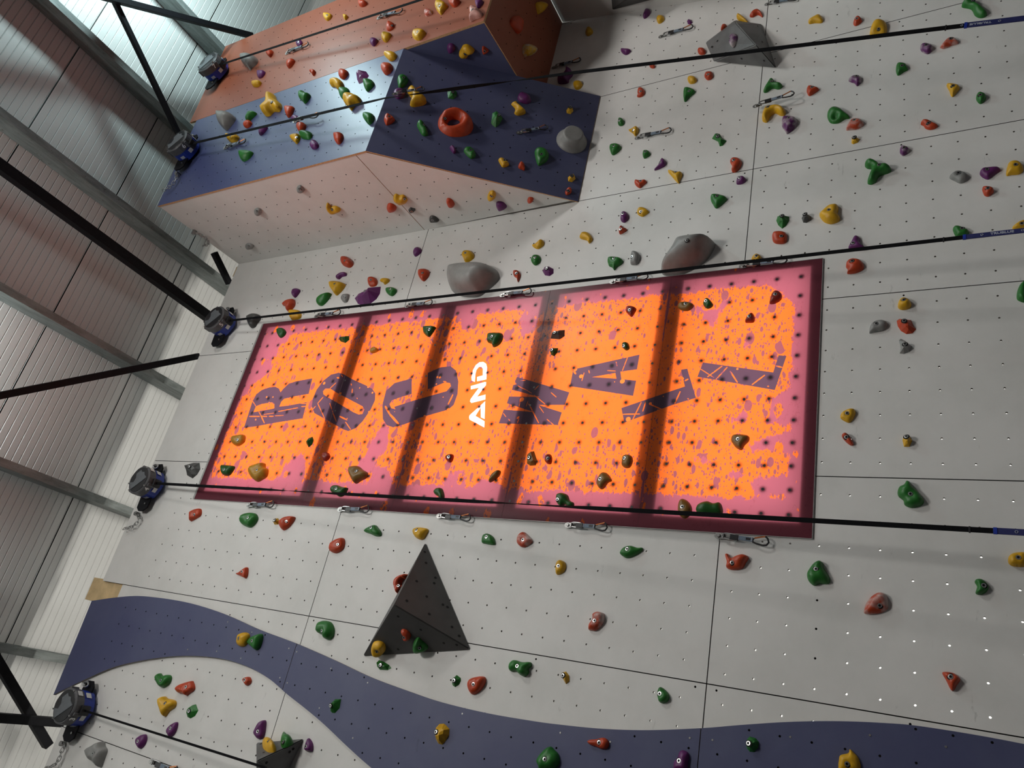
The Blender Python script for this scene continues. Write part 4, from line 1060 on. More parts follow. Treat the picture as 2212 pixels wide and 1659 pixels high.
T5;p;W;1;c;chalky purple half-moon hold between red and green holds;535,510 560,490 590,482 615,490 617,520 590,545 575,530 550,520;585,490
T5;y;W;1;;yellow tooth-shaped hold above a small green nut-like hold;1163,540 1190,536 1235,543 1247,560 1230,585 1205,613 1190,605 1180,575;1205,553
T5;g;W;1;;small green nut-like hold near the picture's side edge;1352,625 1360,598 1385,590 1415,605 1412,635 1385,658 1365,650;1380,614
T5;r;W;1;c;chalky red half-dome hold just below the hollow green teardrop;520,825 530,790 560,760 600,757 630,775 628,800 590,820 545,825;573,770
T5;y;W;1;f;tiny yellow hold below the chalky red half-dome;553,910 556,872 580,868 606,885 595,905 565,916;573,880
T5;r;W;1;;red fish-shaped hold just above the long panel seam;997,790 1010,770 1040,768 1070,780 1107,797 1095,815 1060,825 1030,818 1015,800;1048,790
T5;p;W;1;c;small chalky purple hold just below the seam and red fish hold;863,960 872,938 900,935 926,952 915,975 885,992 868,980;892,950
T5;g;W;1.1;;large green three-lobed star hold below the seam;638,1050 655,1028 690,1023 725,1040 735,1050 780,1055 808,1075 795,1095 750,1110 725,1125 710,1155 680,1170 655,1160 670,1110 685,1075 655,1068;732,1062
T5;k;W;1;;light grey eye-shaped hold beside a purple winged one;1180,1130 1215,1100 1255,1095 1290,1108 1306,1130 1290,1155 1250,1167 1215,1152;1240,1112
T5;p;W;1;;purple winged hold between a grey eye and a yellow block;1375,1105 1390,1080 1430,1070 1490,1066 1510,1085 1490,1100 1460,1120 1430,1142 1395,1130;1423,1087
T5;y;W;1;;yellow block hold at the picture's side edge beside the purple winged hold;1545,1115 1555,1050 1580,1032 1620,1032 1650,1055 1655,1085 1630,1108 1580,1113;1605,1060
T5;r;W;1;;red hold directly below the purple winged hold;1392,1200 1425,1195 1460,1205 1465,1225 1435,1250 1410,1248 1398,1230;1428,1210
T5;g;W;1;;green double-lobed hold partly behind the blue strap sleeve;1203,1465 1215,1445 1240,1443 1270,1455 1305,1475 1300,1498 1270,1512 1225,1510;1262,1465
T5;y;W;1;;yellow pointed hold at the picture edge above the blue strap sleeve;1585,1450 1620,1420 1665,1408 1675,1450 1650,1462 1600,1465;1645,1433
T5;p;W;1;;purple fin hold standing above the middle strap;535,1590 555,1540 570,1510 590,1505 608,1520 610,1550 640,1582 635,1590 600,1595;566,1560
T8;p;W;1;;purple half-round hold beside the seam below the overhang's white side;125,130 135,105 158,98 177,118 165,140 140,157 128,150;
T8;r;W;1;;red shield hold across the seam beside the big grey boulder;155,265 165,242 205,237 225,255 218,285 190,314 165,295;188,270
T8;y;W;1;;yellow hold sitting on top of the big smooth grey boulder;437,150 455,125 490,122 511,145 505,170 475,190 455,192 445,170;462,140
T8;y;W;1;;yellow hook-shaped hold above the dark green egg, past the boulder;885,85 915,75 945,52 960,62 955,88 925,108 900,102;
T8;g;W;1;;dark green egg hold below the yellow hook, past the grey boulder;880,180 895,152 925,148 940,170 930,200 905,213 885,200;908,170
T8;p;W;1;f;purple crumpled hold between a red drop and the dark green egg;950,250 960,225 990,218 1020,235 1020,262 995,280 965,275;983,242
T8;r;W;1;;small red drop hold beside the purple crumpled hold;767,265 778,252 800,252 810,275 800,310 792,320 785,295 770,285;788,270
T8;g;W;1;;green winged hold beside an upright grey pill;1368,185 1380,163 1430,162 1464,178 1455,205 1425,225 1410,243 1395,225 1375,215;1410,175
T8;k;W;1;;upright grey pill hold between the green winged hold and long boulder;1513,200 1520,135 1545,125 1570,140 1575,170 1560,205 1535,210;1527,162
T9;y;W;1;;yellow hold just above the strap at the lit panel's corner quickdraw;1105,180 1115,155 1140,142 1165,155 1167,178 1145,190;1138,160
T7;r;W;1;;orange oval hold highest in the cluster below the white overhang side;993,180 1005,160 1035,160 1065,185 1068,210 1045,227 1010,215 997,200;1025,190
T7;p;W;1;;small purple peanut hold above the yellow heart hold;963,290 975,275 1000,262 1027,262 1028,280 1000,288 985,302 968,300;
T7;y;W;1;;yellow heart-shaped hold between purple peanut and green leaf;918,345 925,320 965,315 1015,330 1010,355 985,385 960,403 940,380;960,340
T7;p;W;1;;small purple hold above the orange hooked one near the wall top;680,390 690,368 715,362 733,375 720,400 700,420 685,410;
T7;r;W;1;;orange hooked hold above the strap near the wall top;620,460 650,440 690,430 698,455 690,480 660,508 645,500 645,478 622,470;
T7;g;W;1;;green leaf-shaped hold above the strap, beside the yellow heart;836,445 850,420 890,400 928,392 925,410 900,445 870,470 845,465;
T7;r;W;1;;orange round hold touching the big purple fan;1168,320 1180,295 1210,292 1226,315 1220,340 1195,350 1175,345;1190,312
T7;y;W;1;;small yellow triangle hold beside the big purple fan;1245,315 1265,298 1300,300 1302,318 1275,337 1265,325;
T7;p;W;1.1;f;big purple fan-shaped hold above the strap;1070,415 1095,385 1140,368 1190,348 1238,340 1232,385 1210,420 1170,450 1130,463 1090,450;1145,380
T7;g;W;1;;small green hold beside the big purple fan's wide end;1283,375 1295,360 1330,357 1350,370 1345,390 1320,410 1290,395;1315,372
T7;k;W;1;;small grey hold between the green leaf and purple fan;997,425 1010,402 1040,397 1047,410 1035,445 1015,452 1000,440;1020,422
T7;j;W;1;;dark grey lumpy hold behind the strap below belay marked 5;390,560 395,540 440,525 470,530 475,555 455,580 440,605 415,612 400,590;
T7;y;W;1;;yellow hold crossed by the strap at the lit panel's upper corner;665,540 668,510 690,500 730,505 735,545 700,562 680,565;
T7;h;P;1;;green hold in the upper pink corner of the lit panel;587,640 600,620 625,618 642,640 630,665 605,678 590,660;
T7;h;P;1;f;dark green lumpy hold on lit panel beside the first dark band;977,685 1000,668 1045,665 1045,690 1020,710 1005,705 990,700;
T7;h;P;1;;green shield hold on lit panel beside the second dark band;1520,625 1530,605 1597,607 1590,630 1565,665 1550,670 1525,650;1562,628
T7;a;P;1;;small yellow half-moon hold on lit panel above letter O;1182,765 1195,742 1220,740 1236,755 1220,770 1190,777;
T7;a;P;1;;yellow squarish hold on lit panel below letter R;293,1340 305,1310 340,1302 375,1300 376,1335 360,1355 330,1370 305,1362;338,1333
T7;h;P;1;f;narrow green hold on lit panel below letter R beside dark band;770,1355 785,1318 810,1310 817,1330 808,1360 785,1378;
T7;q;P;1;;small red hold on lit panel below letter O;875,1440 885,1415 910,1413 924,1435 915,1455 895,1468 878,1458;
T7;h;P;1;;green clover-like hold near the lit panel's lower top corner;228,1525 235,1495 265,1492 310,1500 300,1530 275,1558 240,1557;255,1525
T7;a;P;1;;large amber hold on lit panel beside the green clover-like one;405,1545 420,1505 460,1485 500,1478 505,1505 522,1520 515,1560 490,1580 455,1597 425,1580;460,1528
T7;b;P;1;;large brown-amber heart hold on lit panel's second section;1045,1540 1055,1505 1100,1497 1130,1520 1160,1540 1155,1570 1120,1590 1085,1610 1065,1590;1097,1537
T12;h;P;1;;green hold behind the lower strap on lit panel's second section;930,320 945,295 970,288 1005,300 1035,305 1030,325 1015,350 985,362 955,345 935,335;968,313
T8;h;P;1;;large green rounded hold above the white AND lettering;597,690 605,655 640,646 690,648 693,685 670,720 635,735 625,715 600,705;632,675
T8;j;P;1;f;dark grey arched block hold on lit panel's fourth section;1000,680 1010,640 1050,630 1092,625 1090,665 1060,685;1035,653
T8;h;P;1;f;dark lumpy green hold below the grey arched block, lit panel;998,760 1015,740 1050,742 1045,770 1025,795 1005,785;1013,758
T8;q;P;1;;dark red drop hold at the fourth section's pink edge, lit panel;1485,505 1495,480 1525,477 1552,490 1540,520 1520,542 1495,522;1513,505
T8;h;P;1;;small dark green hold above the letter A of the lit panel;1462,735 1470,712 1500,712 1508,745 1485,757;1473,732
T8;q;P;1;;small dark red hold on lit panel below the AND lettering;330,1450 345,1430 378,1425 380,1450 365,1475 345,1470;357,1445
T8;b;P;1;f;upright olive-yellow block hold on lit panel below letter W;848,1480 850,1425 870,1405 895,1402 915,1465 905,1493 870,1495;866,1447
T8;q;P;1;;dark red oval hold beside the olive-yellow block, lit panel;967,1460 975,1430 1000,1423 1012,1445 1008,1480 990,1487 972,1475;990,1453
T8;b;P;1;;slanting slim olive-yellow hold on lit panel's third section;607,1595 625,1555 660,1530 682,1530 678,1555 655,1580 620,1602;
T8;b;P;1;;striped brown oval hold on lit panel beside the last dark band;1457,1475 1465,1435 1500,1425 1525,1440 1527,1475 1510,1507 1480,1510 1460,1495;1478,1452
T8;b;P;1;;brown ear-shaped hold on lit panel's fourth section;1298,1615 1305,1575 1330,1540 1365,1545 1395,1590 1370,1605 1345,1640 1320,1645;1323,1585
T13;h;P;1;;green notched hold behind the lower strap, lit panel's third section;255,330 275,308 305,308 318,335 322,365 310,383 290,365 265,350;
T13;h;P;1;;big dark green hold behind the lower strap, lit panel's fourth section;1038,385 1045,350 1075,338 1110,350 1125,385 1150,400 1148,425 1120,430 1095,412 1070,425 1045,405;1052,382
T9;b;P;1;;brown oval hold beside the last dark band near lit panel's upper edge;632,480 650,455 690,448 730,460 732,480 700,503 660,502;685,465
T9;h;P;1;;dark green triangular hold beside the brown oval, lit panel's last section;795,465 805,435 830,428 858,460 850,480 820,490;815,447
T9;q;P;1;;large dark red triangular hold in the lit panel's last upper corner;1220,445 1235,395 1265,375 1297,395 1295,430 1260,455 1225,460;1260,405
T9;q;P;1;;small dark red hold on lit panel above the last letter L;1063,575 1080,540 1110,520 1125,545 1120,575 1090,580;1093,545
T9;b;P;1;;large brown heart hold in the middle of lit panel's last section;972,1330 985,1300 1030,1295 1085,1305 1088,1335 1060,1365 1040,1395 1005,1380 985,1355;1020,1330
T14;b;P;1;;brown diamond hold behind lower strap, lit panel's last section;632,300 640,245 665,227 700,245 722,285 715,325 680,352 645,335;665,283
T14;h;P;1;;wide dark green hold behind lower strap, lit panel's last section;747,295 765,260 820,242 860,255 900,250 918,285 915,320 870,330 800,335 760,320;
T10;r;W;1;;orange-brown dome hold below the middle strap, past the lit panel;518,220 525,190 560,172 605,178 632,205 630,235 590,258 545,265 525,262 530,240;560,195
T10;y;W;1.3;;yellow cone hold just below the seam, topmost of a column of three;850,465 862,435 890,422 925,435 938,465 920,488 880,495 855,485;890,443
T10;k;W;1;;light grey half-oval hold beside a large red lumpy hold;667,640 672,605 700,575 750,565 783,580 782,605 760,630 700,643 672,647;714,593
T10;r;W;1;f;red lumpy hold between the yellow cone and grey triangle;843,565 860,552 900,556 935,560 952,600 968,620 945,645 905,650 870,630 850,600;893,580
T10;k;W;1;f;light grey triangular fin hold below the red lumpy hold;858,690 870,680 890,690 943,730 925,765 890,778 862,775 868,740;898,725
T10;y;W;1;;yellow-brown rounded hold beside the lit panel, above an orange drop;482,1185 495,1155 540,1133 572,1135 580,1160 565,1195 540,1220 500,1205;527,1165
T10;r;W;1;;orange drop hold beside the lit panel, below a yellow-brown one;492,1310 505,1292 530,1295 555,1330 568,1360 550,1366 520,1345;523,1318
T10;y;W;1;f;angular yellow nut-shaped hold alone in the white panel of bright holes;880,1330 890,1303 925,1303 943,1335 925,1373 890,1373;907,1318
T10;g;W;1;;green lobed hold cut by the picture's side edge below a seam;1612,420 1618,370 1640,330 1670,325 1670,440 1630,440;
T15;g;W;1.1;;large chalky green three-lobed hold just below the seam, past the lit panel;848,180 860,150 890,135 905,113 930,120 945,145 990,190 1018,235 1005,265 975,275 940,283 895,265 885,235 855,210;932,200
T15;g;W;1.2;;large green frog-like hold below the lit panel's corner;267,715 280,680 310,640 345,622 370,635 375,665 412,730 405,770 350,770 315,782 280,755;328,680
T15;r;W;1;c;big half-chalked red round hold low on the white wall;633,940 650,890 690,845 735,825 775,840 790,885 785,930 750,955 680,967 640,962;735,912
T15;g;W;1;;dark green kidney hold beneath the picture-edge yellow hold;1343,760 1355,742 1390,742 1425,770 1432,800 1410,830 1375,842 1348,830 1358,790;1400,785
T15;y;W;1;;yellow oval hold cut by the picture edge, above the green kidney;1557,615 1570,585 1610,570 1670,575 1670,655 1600,660 1565,645;1622,607
T15;r;W;1;;red shark-fin hold lowest on the plain white panel;1135,1345 1150,1335 1200,1340 1240,1365 1250,1390 1230,1420 1210,1455 1190,1450 1160,1390;1190,1370
T14;g;W;1;;green bird-shaped hold beneath the lit panel's last dark band;262,575 285,540 330,528 375,540 405,540 403,560 360,590 310,607 280,595;312,553
T14;r;W;1.1;c;red shoe-shaped hold with white chalk patch on the lower white wall;60,1065 65,1030 85,1000 90,965 120,950 155,960 163,990 150,1030 110,1070 80,1072;103,1010
T14;r;W;1.1;;red-brown duck-shaped hold under the lowest bottom-row quickdraw;935,585 955,580 975,605 1010,590 1050,582 1085,600 1065,640 1040,675 980,682 942,665 945,630;982,638
T14;g;W;1;;green pear hold just above the blue wave near a vertical seam;500,1480 505,1450 520,1432 550,1450 577,1485 570,1520 540,1537 515,1530 505,1505;520,1477
T13;y;W;1;;yellow half-moon hold above the tip of the big dark pyramid;120,590 130,565 165,557 217,570 205,605 180,637 140,625;147,580
T13;g;W;1;;green quarter-round hold beside a red one beneath the lit panel;562,655 570,612 600,598 635,620 648,660 635,672 590,665;596,623
T13;r;W;1;c;red rounded hold with chalk rim beside the green quarter-round;785,640 795,605 825,587 850,600 885,640 870,665 830,687 795,670;830,640
T13;y;W;1;;upright yellow oval hold alone on the lower white wall;1035,840 1040,790 1065,768 1095,785 1098,820 1080,850 1045,862;1057,808
T12;r;W;1.2;d;red ring hold half hidden behind the big dark pyramid;1333,930 1343,885 1383,862 1425,858 1415,880 1400,925 1372,975 1357,990/1378,915 1390,895 1402,892 1398,912 1385,930;1362,935
T13;r;V2;1;;small red hold on the big dark pyramid's shaded face;45,1225 65,1218 95,1235 108,1265 95,1283 65,1275 55,1250;70,1262
T13;g;V2;1.2;;dark green lumpy hold on the big dark pyramid's shaded face;122,1320 130,1290 155,1275 180,1300 205,1320 215,1345 180,1360 150,1362 125,1345;167,1332
T12;y;V2;1.1;;yellow round hold in the corner of the big dark pyramid;1188,1335 1200,1305 1235,1297 1270,1315 1275,1355 1250,1385 1210,1380 1192,1360;1228,1353
T12;g;W;1;f;dark green folded hold just below the big dark pyramid's corner;1217,1425 1235,1408 1265,1418 1300,1440 1314,1460 1290,1473 1240,1470 1222,1450;1250,1442
T12;g;W;1.1;;large green lobed hold beside a seam, above the blue wave;836,1215 850,1170 885,1155 925,1165 945,1205 940,1250 915,1277 885,1270 870,1245 845,1235;877,1222
T12;y;WV;1;;yellow egg hold on the blue wave touching a green one;325,1290 340,1245 380,1230 405,1245 400,1280 380,1315 350,1322 330,1310;348,1270
T12;g;WV;1;;green ridged hold on the blue wave touching a yellow egg;393,1295 420,1260 460,1245 485,1240 490,1265 475,1320 450,1345 420,1325 398,1305;432,1287
T12;r;W;1;;orange claw-shaped hold near the wall top below belay marked 4;28,515 30,465 60,443 95,440 95,480 65,502 38,517;58,477
T12;g;W;1;;large green mussel-shaped hold beneath the lit panel's first quickdraw;350,515 365,480 410,465 445,470 458,500 440,535 410,558 375,550 355,535;402,500
T12;y;W;1;f;tiny angular yellow hold touching the red mussel-shaped hold;558,520 568,500 590,500 598,520 588,540 565,540;578,518
T12;r;W;1;;red mussel-shaped hold beside the tiny angular yellow one;597,535 610,510 650,490 695,490 690,515 660,555 625,577 605,560;648,522
T12;r;W;1;;orange three-pointed hold alone on the white wall above the blue wave;320,855 345,845 370,828 397,815 397,860 385,885 365,878 340,867;368,845
T12;g;W;1;;green saddle-shaped hold beneath the lit panel, past the vertical seam;1142,580 1165,560 1210,543 1230,560 1250,590 1245,613 1215,615 1180,600 1150,590;1192,563
T12;r;W;1;;red lemon-shaped hold sitting across the vertical seam;917,690 930,655 975,630 1008,627 1015,660 1000,700 960,723 925,712;977,670
B1;r;W;1;;small red hold alone under the blue wave's arch;1033,790 1045,762 1095,750 1114,790 1095,825 1065,838 1045,815;1058,783
B1;g;W;1;;green heart-shaped hold under the blue wave's arch;160,775 175,730 205,713 230,740 270,728 305,735 313,770 290,820 235,857 195,840;227,788
B1;r;W;1;;orange shell-shaped hold between the green and yellow hearts;363,875 385,840 440,810 515,790 530,800 545,850 535,885 490,915 465,937 440,920 385,910;473,853
B1;y;W;1;;large yellow heart-shaped hold above the lowest strap;193,1010 205,960 245,943 275,965 335,978 358,1005 345,1050 290,1090 250,1145 225,1125 200,1060;258,1017
B1;g;W;1;f;green crystal-like hold beside the large yellow heart;458,1110 475,1060 520,1030 555,1022 578,1085 545,1140 500,1165 470,1150;497,1092
B1;p;W;1;;purple leaf hold crossed by the lowest strap;272,1305 285,1260 330,1215 375,1200 378,1240 355,1305 310,1352 285,1330;318,1263
B0;p;W;1;;purple leaf hold below the lowest strap and its shadow;1215,1430 1225,1390 1260,1362 1300,1357 1308,1400 1290,1450 1250,1487 1225,1465;1238,1420
B1;p;W;1;;long purple pear hold above the dark corner volume;1143,1310 1160,1260 1195,1200 1240,1180 1257,1205 1245,1310 1225,1360 1185,1373 1155,1345;1187,1295
B0;k;W;1.2;;grey lumpy hold beneath the belay marked 3;770,1530 785,1480 830,1455 880,1425 912,1420 920,1460 938,1500 915,1570 890,1640 875,1650 845,1600 800,1590;845,1530
B1;y;V3;1.1;;yellow hold with swirl on the dark corner volume;1223,1410 1240,1378 1300,1372 1345,1400 1362,1440 1345,1470 1290,1475 1240,1445;1300,1408
B1;g;V3;1.1;;green looped hold on the dark corner volume;1408,1400 1420,1345 1455,1315 1485,1335 1495,1365 1520,1360 1530,1390 1480,1420 1425,1432;1435,1390
B2;p;W;1;;purple petal hold beside the dark corner volume's tip;267,1480 275,1410 300,1360 335,1400 345,1450 330,1495;287,1445
B2;g;WV;1;f;green wedge hold in the middle of the descending blue wave;513,1090 517,1020 560,972 620,970 605,1060 560,1110 530,1108;535,1040
B3;y;WV;1;f;yellow chunky hold on the blue wave's lower half;168,1310 180,1255 215,1218 260,1215 285,1235 315,1270 310,1330 275,1390 245,1425 205,1415 180,1370;205,1303
B3;g;WV;1.1;;large green coiled hold at the picture's bottom on the blue wave;1190,1590 1215,1530 1280,1460 1325,1443 1360,1475 1400,1520 1412,1590 1390,1640 1330,1680 1230,1690 1210,1640;1283,1573
B3;g;W;1;f;small dark green hold beside a larger red one above the blue wave;343,815 355,760 390,730 430,760 432,790 410,830 375,852 350,835;372,787
B3;r;W;1;;large red pear hold beside the small dark green one;498,830 515,780 560,755 640,742 678,760 675,810 640,870 590,915 545,925 515,890;570,825
B3;g;W;1.2;;green boot-shaped hold below the sloping seam;908,660 920,610 965,580 1040,600 1125,602 1130,645 1105,670 1105,710 1075,742 1030,735 985,695 930,695;1002,645
B3;y;W;1;f;small angular yellow hold below the sloping seam, past the green boot;1432,735 1445,705 1480,695 1510,735 1515,790 1480,822 1455,780;1457,737
B4;r;WV;1;;orange finger-like hold on the blue wave;315,1395 345,1375 400,1370 470,1355 515,1380 525,1425 505,1465 455,1470 400,1448 345,1430;435,1405
B4;p;WV;1;;purple hold at the picture's bottom on the blue wave beside its seam;1170,1640 1178,1590 1210,1550 1230,1495 1265,1480 1310,1500 1325,1540 1310,1610 1300,1680 1180,1680;1232,1588
B5;g;WV;1.1;f;dark green blocky hold on the blue wave past its seam;510,1430 520,1370 545,1342 605,1360 635,1395 630,1450 590,1500 545,1495 520,1465;543,1415
B5;y;WV;1;;large yellow horned hold at the picture's bottom on the blue wave;1430,1640 1435,1580 1450,1530 1530,1508 1545,1470 1590,1510 1635,1570 1640,1680 1450,1690;1520,1617
T11;j;W;1;f;dark charcoal coiled hold between belay marked 4 and the lit panel;1180,340 1190,300 1225,290 1265,290 1270,330 1250,365 1220,390 1185,370;1215,322
T4;p;V1;1;c;purple leaf hold on the grey faceted boulder;965,255 970,230 990,213 1010,225 1005,265 985,298 970,290;970,250
T4;y;W;1.1;;yellow finger hold sticking up behind the grey faceted boulder;1010,110 1025,95 1050,105 1085,140 1070,148 1030,130;
T4;r;W;1;;orange hold half hidden behind the grey faceted boulder;910,180 920,160 945,157 940,180 912,195;
T8;k;W;1;Z;big smooth grey boulder hold beside the lit panel's upper edge;330,260 345,215 400,197 470,192 580,195 640,225 656,270 630,310 580,355 530,392 470,398 410,390 355,360 330,300;
T9;k;W;1;Z;long grey curved boulder hold beside the lit panel's upper edge;513,220 530,180 580,115 610,65 660,38 740,30 830,32 860,50 845,95 800,160 720,215 640,248 550,255 520,245;710,93
"""
def cone_hold(label):
    """the big flat-topped cone: base ring on the slope, smaller top, height found from where its top shows"""
    c0 = L.hit(*px('T3', (1140, 903))); r0 = (L.hit(*px('T3', (1237, 930))) - L.hit(*px('T3', (1042, 892)))).length / 2
    want = Vector(px('T3', (1120, 845)))
    def err(h):
        p = L.o + L.e1 * c0.x + L.e2 * c0.y + L.n * h - EYEP
        return (Vector((p.dot(RIGHT) / p.dot(FWD) * FPX + CX, p.dot(DOWN) / p.dot(FWD) * FPX + CY)) - want).length
    h = min((x * 0.01 for x in range(8, 60)), key=err)
    bm = bmesh.new(); prof = [(1.0, 0.0), (1.0, 0.06), (0.93, 0.16), (0.80, 0.42), (0.70, 0.75), (0.655, 0.92), (0.60, 0.99), (0.5, 1.0), (0.15, 0.97), (0.0, 0.965)]
    rings = []
    for r, z in prof[:-1]:
        rings.append([bm.verts.new((r * r0 * math.cos(2 * math.pi * i / 40) * (1 + 0.03 * math.sin(4 * math.pi * i / 40)), r * r0 * math.sin(2 * math.pi * i / 40), z * h)) for i in range(40)])
    for a, b in zip(rings[:-1], rings[1:]):
        for i in range(40): bm.faces.new((a[i], a[(i + 1) % 40], b[(i + 1) % 40], b[i]))
    bm.faces.new(rings[-1])
    o = bm_obj('climbing_hold', bm, RESIN['k'], None, L.matrix(c0.x, c0.y, 0.0005), True)
    tag(o, label, 'climbing hold', PLTEXT['L'])
cone_hold('big grey flat-topped cone hold at the lower end of the dark blue slope')
for i, line in enumerate(l for l in HOLDS.split('\n') if l.strip() and not l.startswith('#')):
    tile, colr, pl, hf, flags, label, outline, bolt = line.split(';')
    hold(tile, colr, pl, float(hf), flags, label, outline, bolt, i + 1)

# ------------------------------------------------------------------ quickdraws
def rounded(pts, n=4): return [Vector((p.x, p.y, 0)) for p in catmull(pts, n)]
def make_quickdraw():
    """hangs along local +x from the bolt at the origin; local z points off the board; about 0.34 long"""
    r = empty('quickdraw')
    bm = bmesh.new()
    bm_prism(bm, [(0.026 * math.cos(a) - 0.004 + (0.02 if math.cos(a) > 0.6 else 0), 0.021 * math.sin(a)) for a in [2 * math.pi * i / 14 for i in range(14)]], 0.001, 0.005)
    bm_box(bm, (0.02, -0.016, 0.001), (0.05, 0.016, 0.005)); bm_box(bm, (0.034, -0.016, 0.001), (0.039, 0.016, 0.030))
    bm_prism(bm, octagon((0, 0), 0.013, 6), 0.005, 0.016, 0.002)
    bm_obj('hanger', bm, STEEL, r)
    bm = bmesh.new(); bm_tube(bm, [v + Vector((0.076, 0, 0.02)) for v in rounded([(-.048, -.006), (-.046, .010), (-.02, .020), (.03, .018), (.044, .008), (.043, -.012), (.02, -.018), (-.03, -.014)], 3)], 0.0055, 6, True)
    bm_obj('upper_carabiner', bm, CHROME, r)
    bm = bmesh.new(); bm_box(bm, (0.080, -0.021, 0.012), (0.138, 0.016, 0.030), None, 0.004); bm_obj('sling_keeper', bm, BLACKPLASTIC, r)
    bm = bmesh.new()
    bm_box(bm, (0.130, -0.015, 0.015), (0.232, 0.014, 0.026), None, 0.003)
    s = bm_obj('sling', bm, SLING, r)
    bm = bmesh.new(); bm_box(bm, (0.187, -0.008, 0.0262), (0.218, 0.007, 0.0275)); bm_obj('label_patch', bm, BLACKPLASTIC, s)
    bm = bmesh.new(); bm_box(bm, (0.135, -0.0145, 0.0262), (0.142, 0.0135, 0.0275)); bm_box(bm, (0.221, -0.0145, 0.0262), (0.228, 0.0135, 0.0275)); bm_obj('stitching', bm, PRINT, s)
    bm = bmesh.new()
    bm_tube(bm, [Vector((x, y, 0.02)) for x, y in ((.238, .012), (.230, 0), (.234, -.016), (.262, -.024), (.300, -.029), (.322, -.024), (.334, -.004), (.324, .020), (.308, .032))], 0.0062, 7)
    lc = bm_obj('lower_carabiner', bm, BLACKPLASTIC, r)
    bm = bmesh.new(); bm_tube(bm, [Vector((x, y, 0.02)) for x, y in ((.240, .012), (.275, .023), (.310, .033))], 0.0050, 6); bm_obj('gate', bm, ORANGEGATE, lc)
    return r
QD = [((1196, 145), (1255, 128), W, 'quickdraw on the white wall beside the dark copper underside'),
      ((1428, 78), (1498, 56), W, 'quickdraw on the white wall below a tiny dark purple hold'),
      ((1657, 8), (1724, -5), W, 'quickdraw cut by the top edge above a vertical seam'),
      ((1636, 238), (1719, 210), W, 'quickdraw above the yellow banana-shaped hold'),
      ((1377, 297), (1451, 280), W, 'quickdraw on the white wall touching a yellow triangular hold'),
      ((1121, 286), (1184, 273), L, 'quickdraw on the dark blue slope beside the big grey cone'),
      ((853, 216), (917, 204), L, 'quickdraw across the large yellow wedge on the blue slope'),
      ((818, 38), (870, 22), F, 'quickdraw on the copper overhang under the topmost strap'),
      ((620, 114), (667, 95), F, 'quickdraw on the copper overhang touching a purple hold'),
      ((641, 266), (693, 253), F, 'quickdraw in the middle of the blue overhang front'),
      ((486, 319), (531, 304), F, 'quickdraw on the blue overhang front below a yellow lobed hold'),
      ((685, 684), (738, 676), W, 'quickdraw at the upper edge of the lit panel above its first dark band'),
      ((880, 662), (936, 654), W, 'quickdraw at the upper edge of the lit panel beside a seam'),
      ((1086, 639), (1150, 630), W, 'quickdraw at the upper edge of the lit panel near the grey boulder'),
      ((1324, 610), (1402, 598), W, 'quickdraw at the upper edge of the lit panel below the long grey boulder'),
      ((1605, 576), (1702, 563), W, 'quickdraw at the upper edge of the lit panel under a yellow hold'),
      ((539, 1092), (594, 1090), W, 'quickdraw beneath the lit panel above the green mussel-shaped hold'),
      ((736, 1101), (800, 1101), W, 'quickdraw beneath the lit panel at the top of a vertical seam'),
      ((950, 1115), (1019, 1120), W, 'quickdraw beneath the lit panel above a yellow half-moon hold'),
      ((1228, 1135), (1314, 1140), W, 'quickdraw beneath the lit panel above the green bird-shaped hold'),
      ((1553, 1158), (1663, 1172), W, 'lowest quickdraw beneath the lit panel above the duck-shaped hold'),
      ((327, 1645), (384, 1668), W, 'quickdraw at the bottom picture edge below the lowest strap')]
QOFF = {6: 0.075, 9: 0.03, 3: 0.05}
proto = make_quickdraw()
for i, (a, b, pl, lab) in enumerate(QD):
    o = proto if i == 0 else copy_tree(proto)
    A = pl.hit(*a, 0.008); Bq = pl.hit(*b, 0.02); d = Bq - A; s = d.length / 0.338
    ang = math.atan2(d.y, d.x)
    o.matrix_basis = pl.matrix(A.x, A.y, QOFF.get(i, 0.0125 if 'lit panel' in lab else 0.001)) @ Matrix.Rotation(ang, 4, 'Z') @ Matrix.Scale(s, 4)
    tag(o, lab, 'quickdraw', 'quickdraws on the climbing wall')

# ------------------------------------------------------------------ anchor chains
def link_mesh():
    bm = bmesh.new(); pts = []
    for i in range(16):
        w = 2 * math.pi * i / 16
        pts.append(Vector((0.5 * math.cos(w) * 0.52 + (0.24 if math.cos(w) > 0 else -0.24), 0.29 * math.sin(w), 0)))
    bm_tube(bm, pts, 0.070, 6, True)
    me = bpy.data.meshes.new('chain_link'); bm.to_mesh(me); bm.free(); me.materials.append(STEEL)
    me.polygons.foreach_set('use_smooth', [True] * len(me.polygons)); return me
LINKME = link_mesh()
chains = [('T1', '1128,1108 1128,1140 1098,1185 1043,1220', F, 'short steel chain at the blue overhang top beside the belay marked 6'),
          ('T1', '1238,1495 1290,1505 1330,1540 1328,1565 1300,1572', S2, 'short steel chain curling at the top of the white overhang side'),
          ('T11', '868,620 888,645 875,680 840,705 790,718', W, 'short steel chain at the wall top below the belay marked 4'),
          ('B0', '548,1440 572,1460 548,1520 522,1590 470,1640 400,1662', W, 'steel chain at the bottom picture corner below the belay marked 3')]
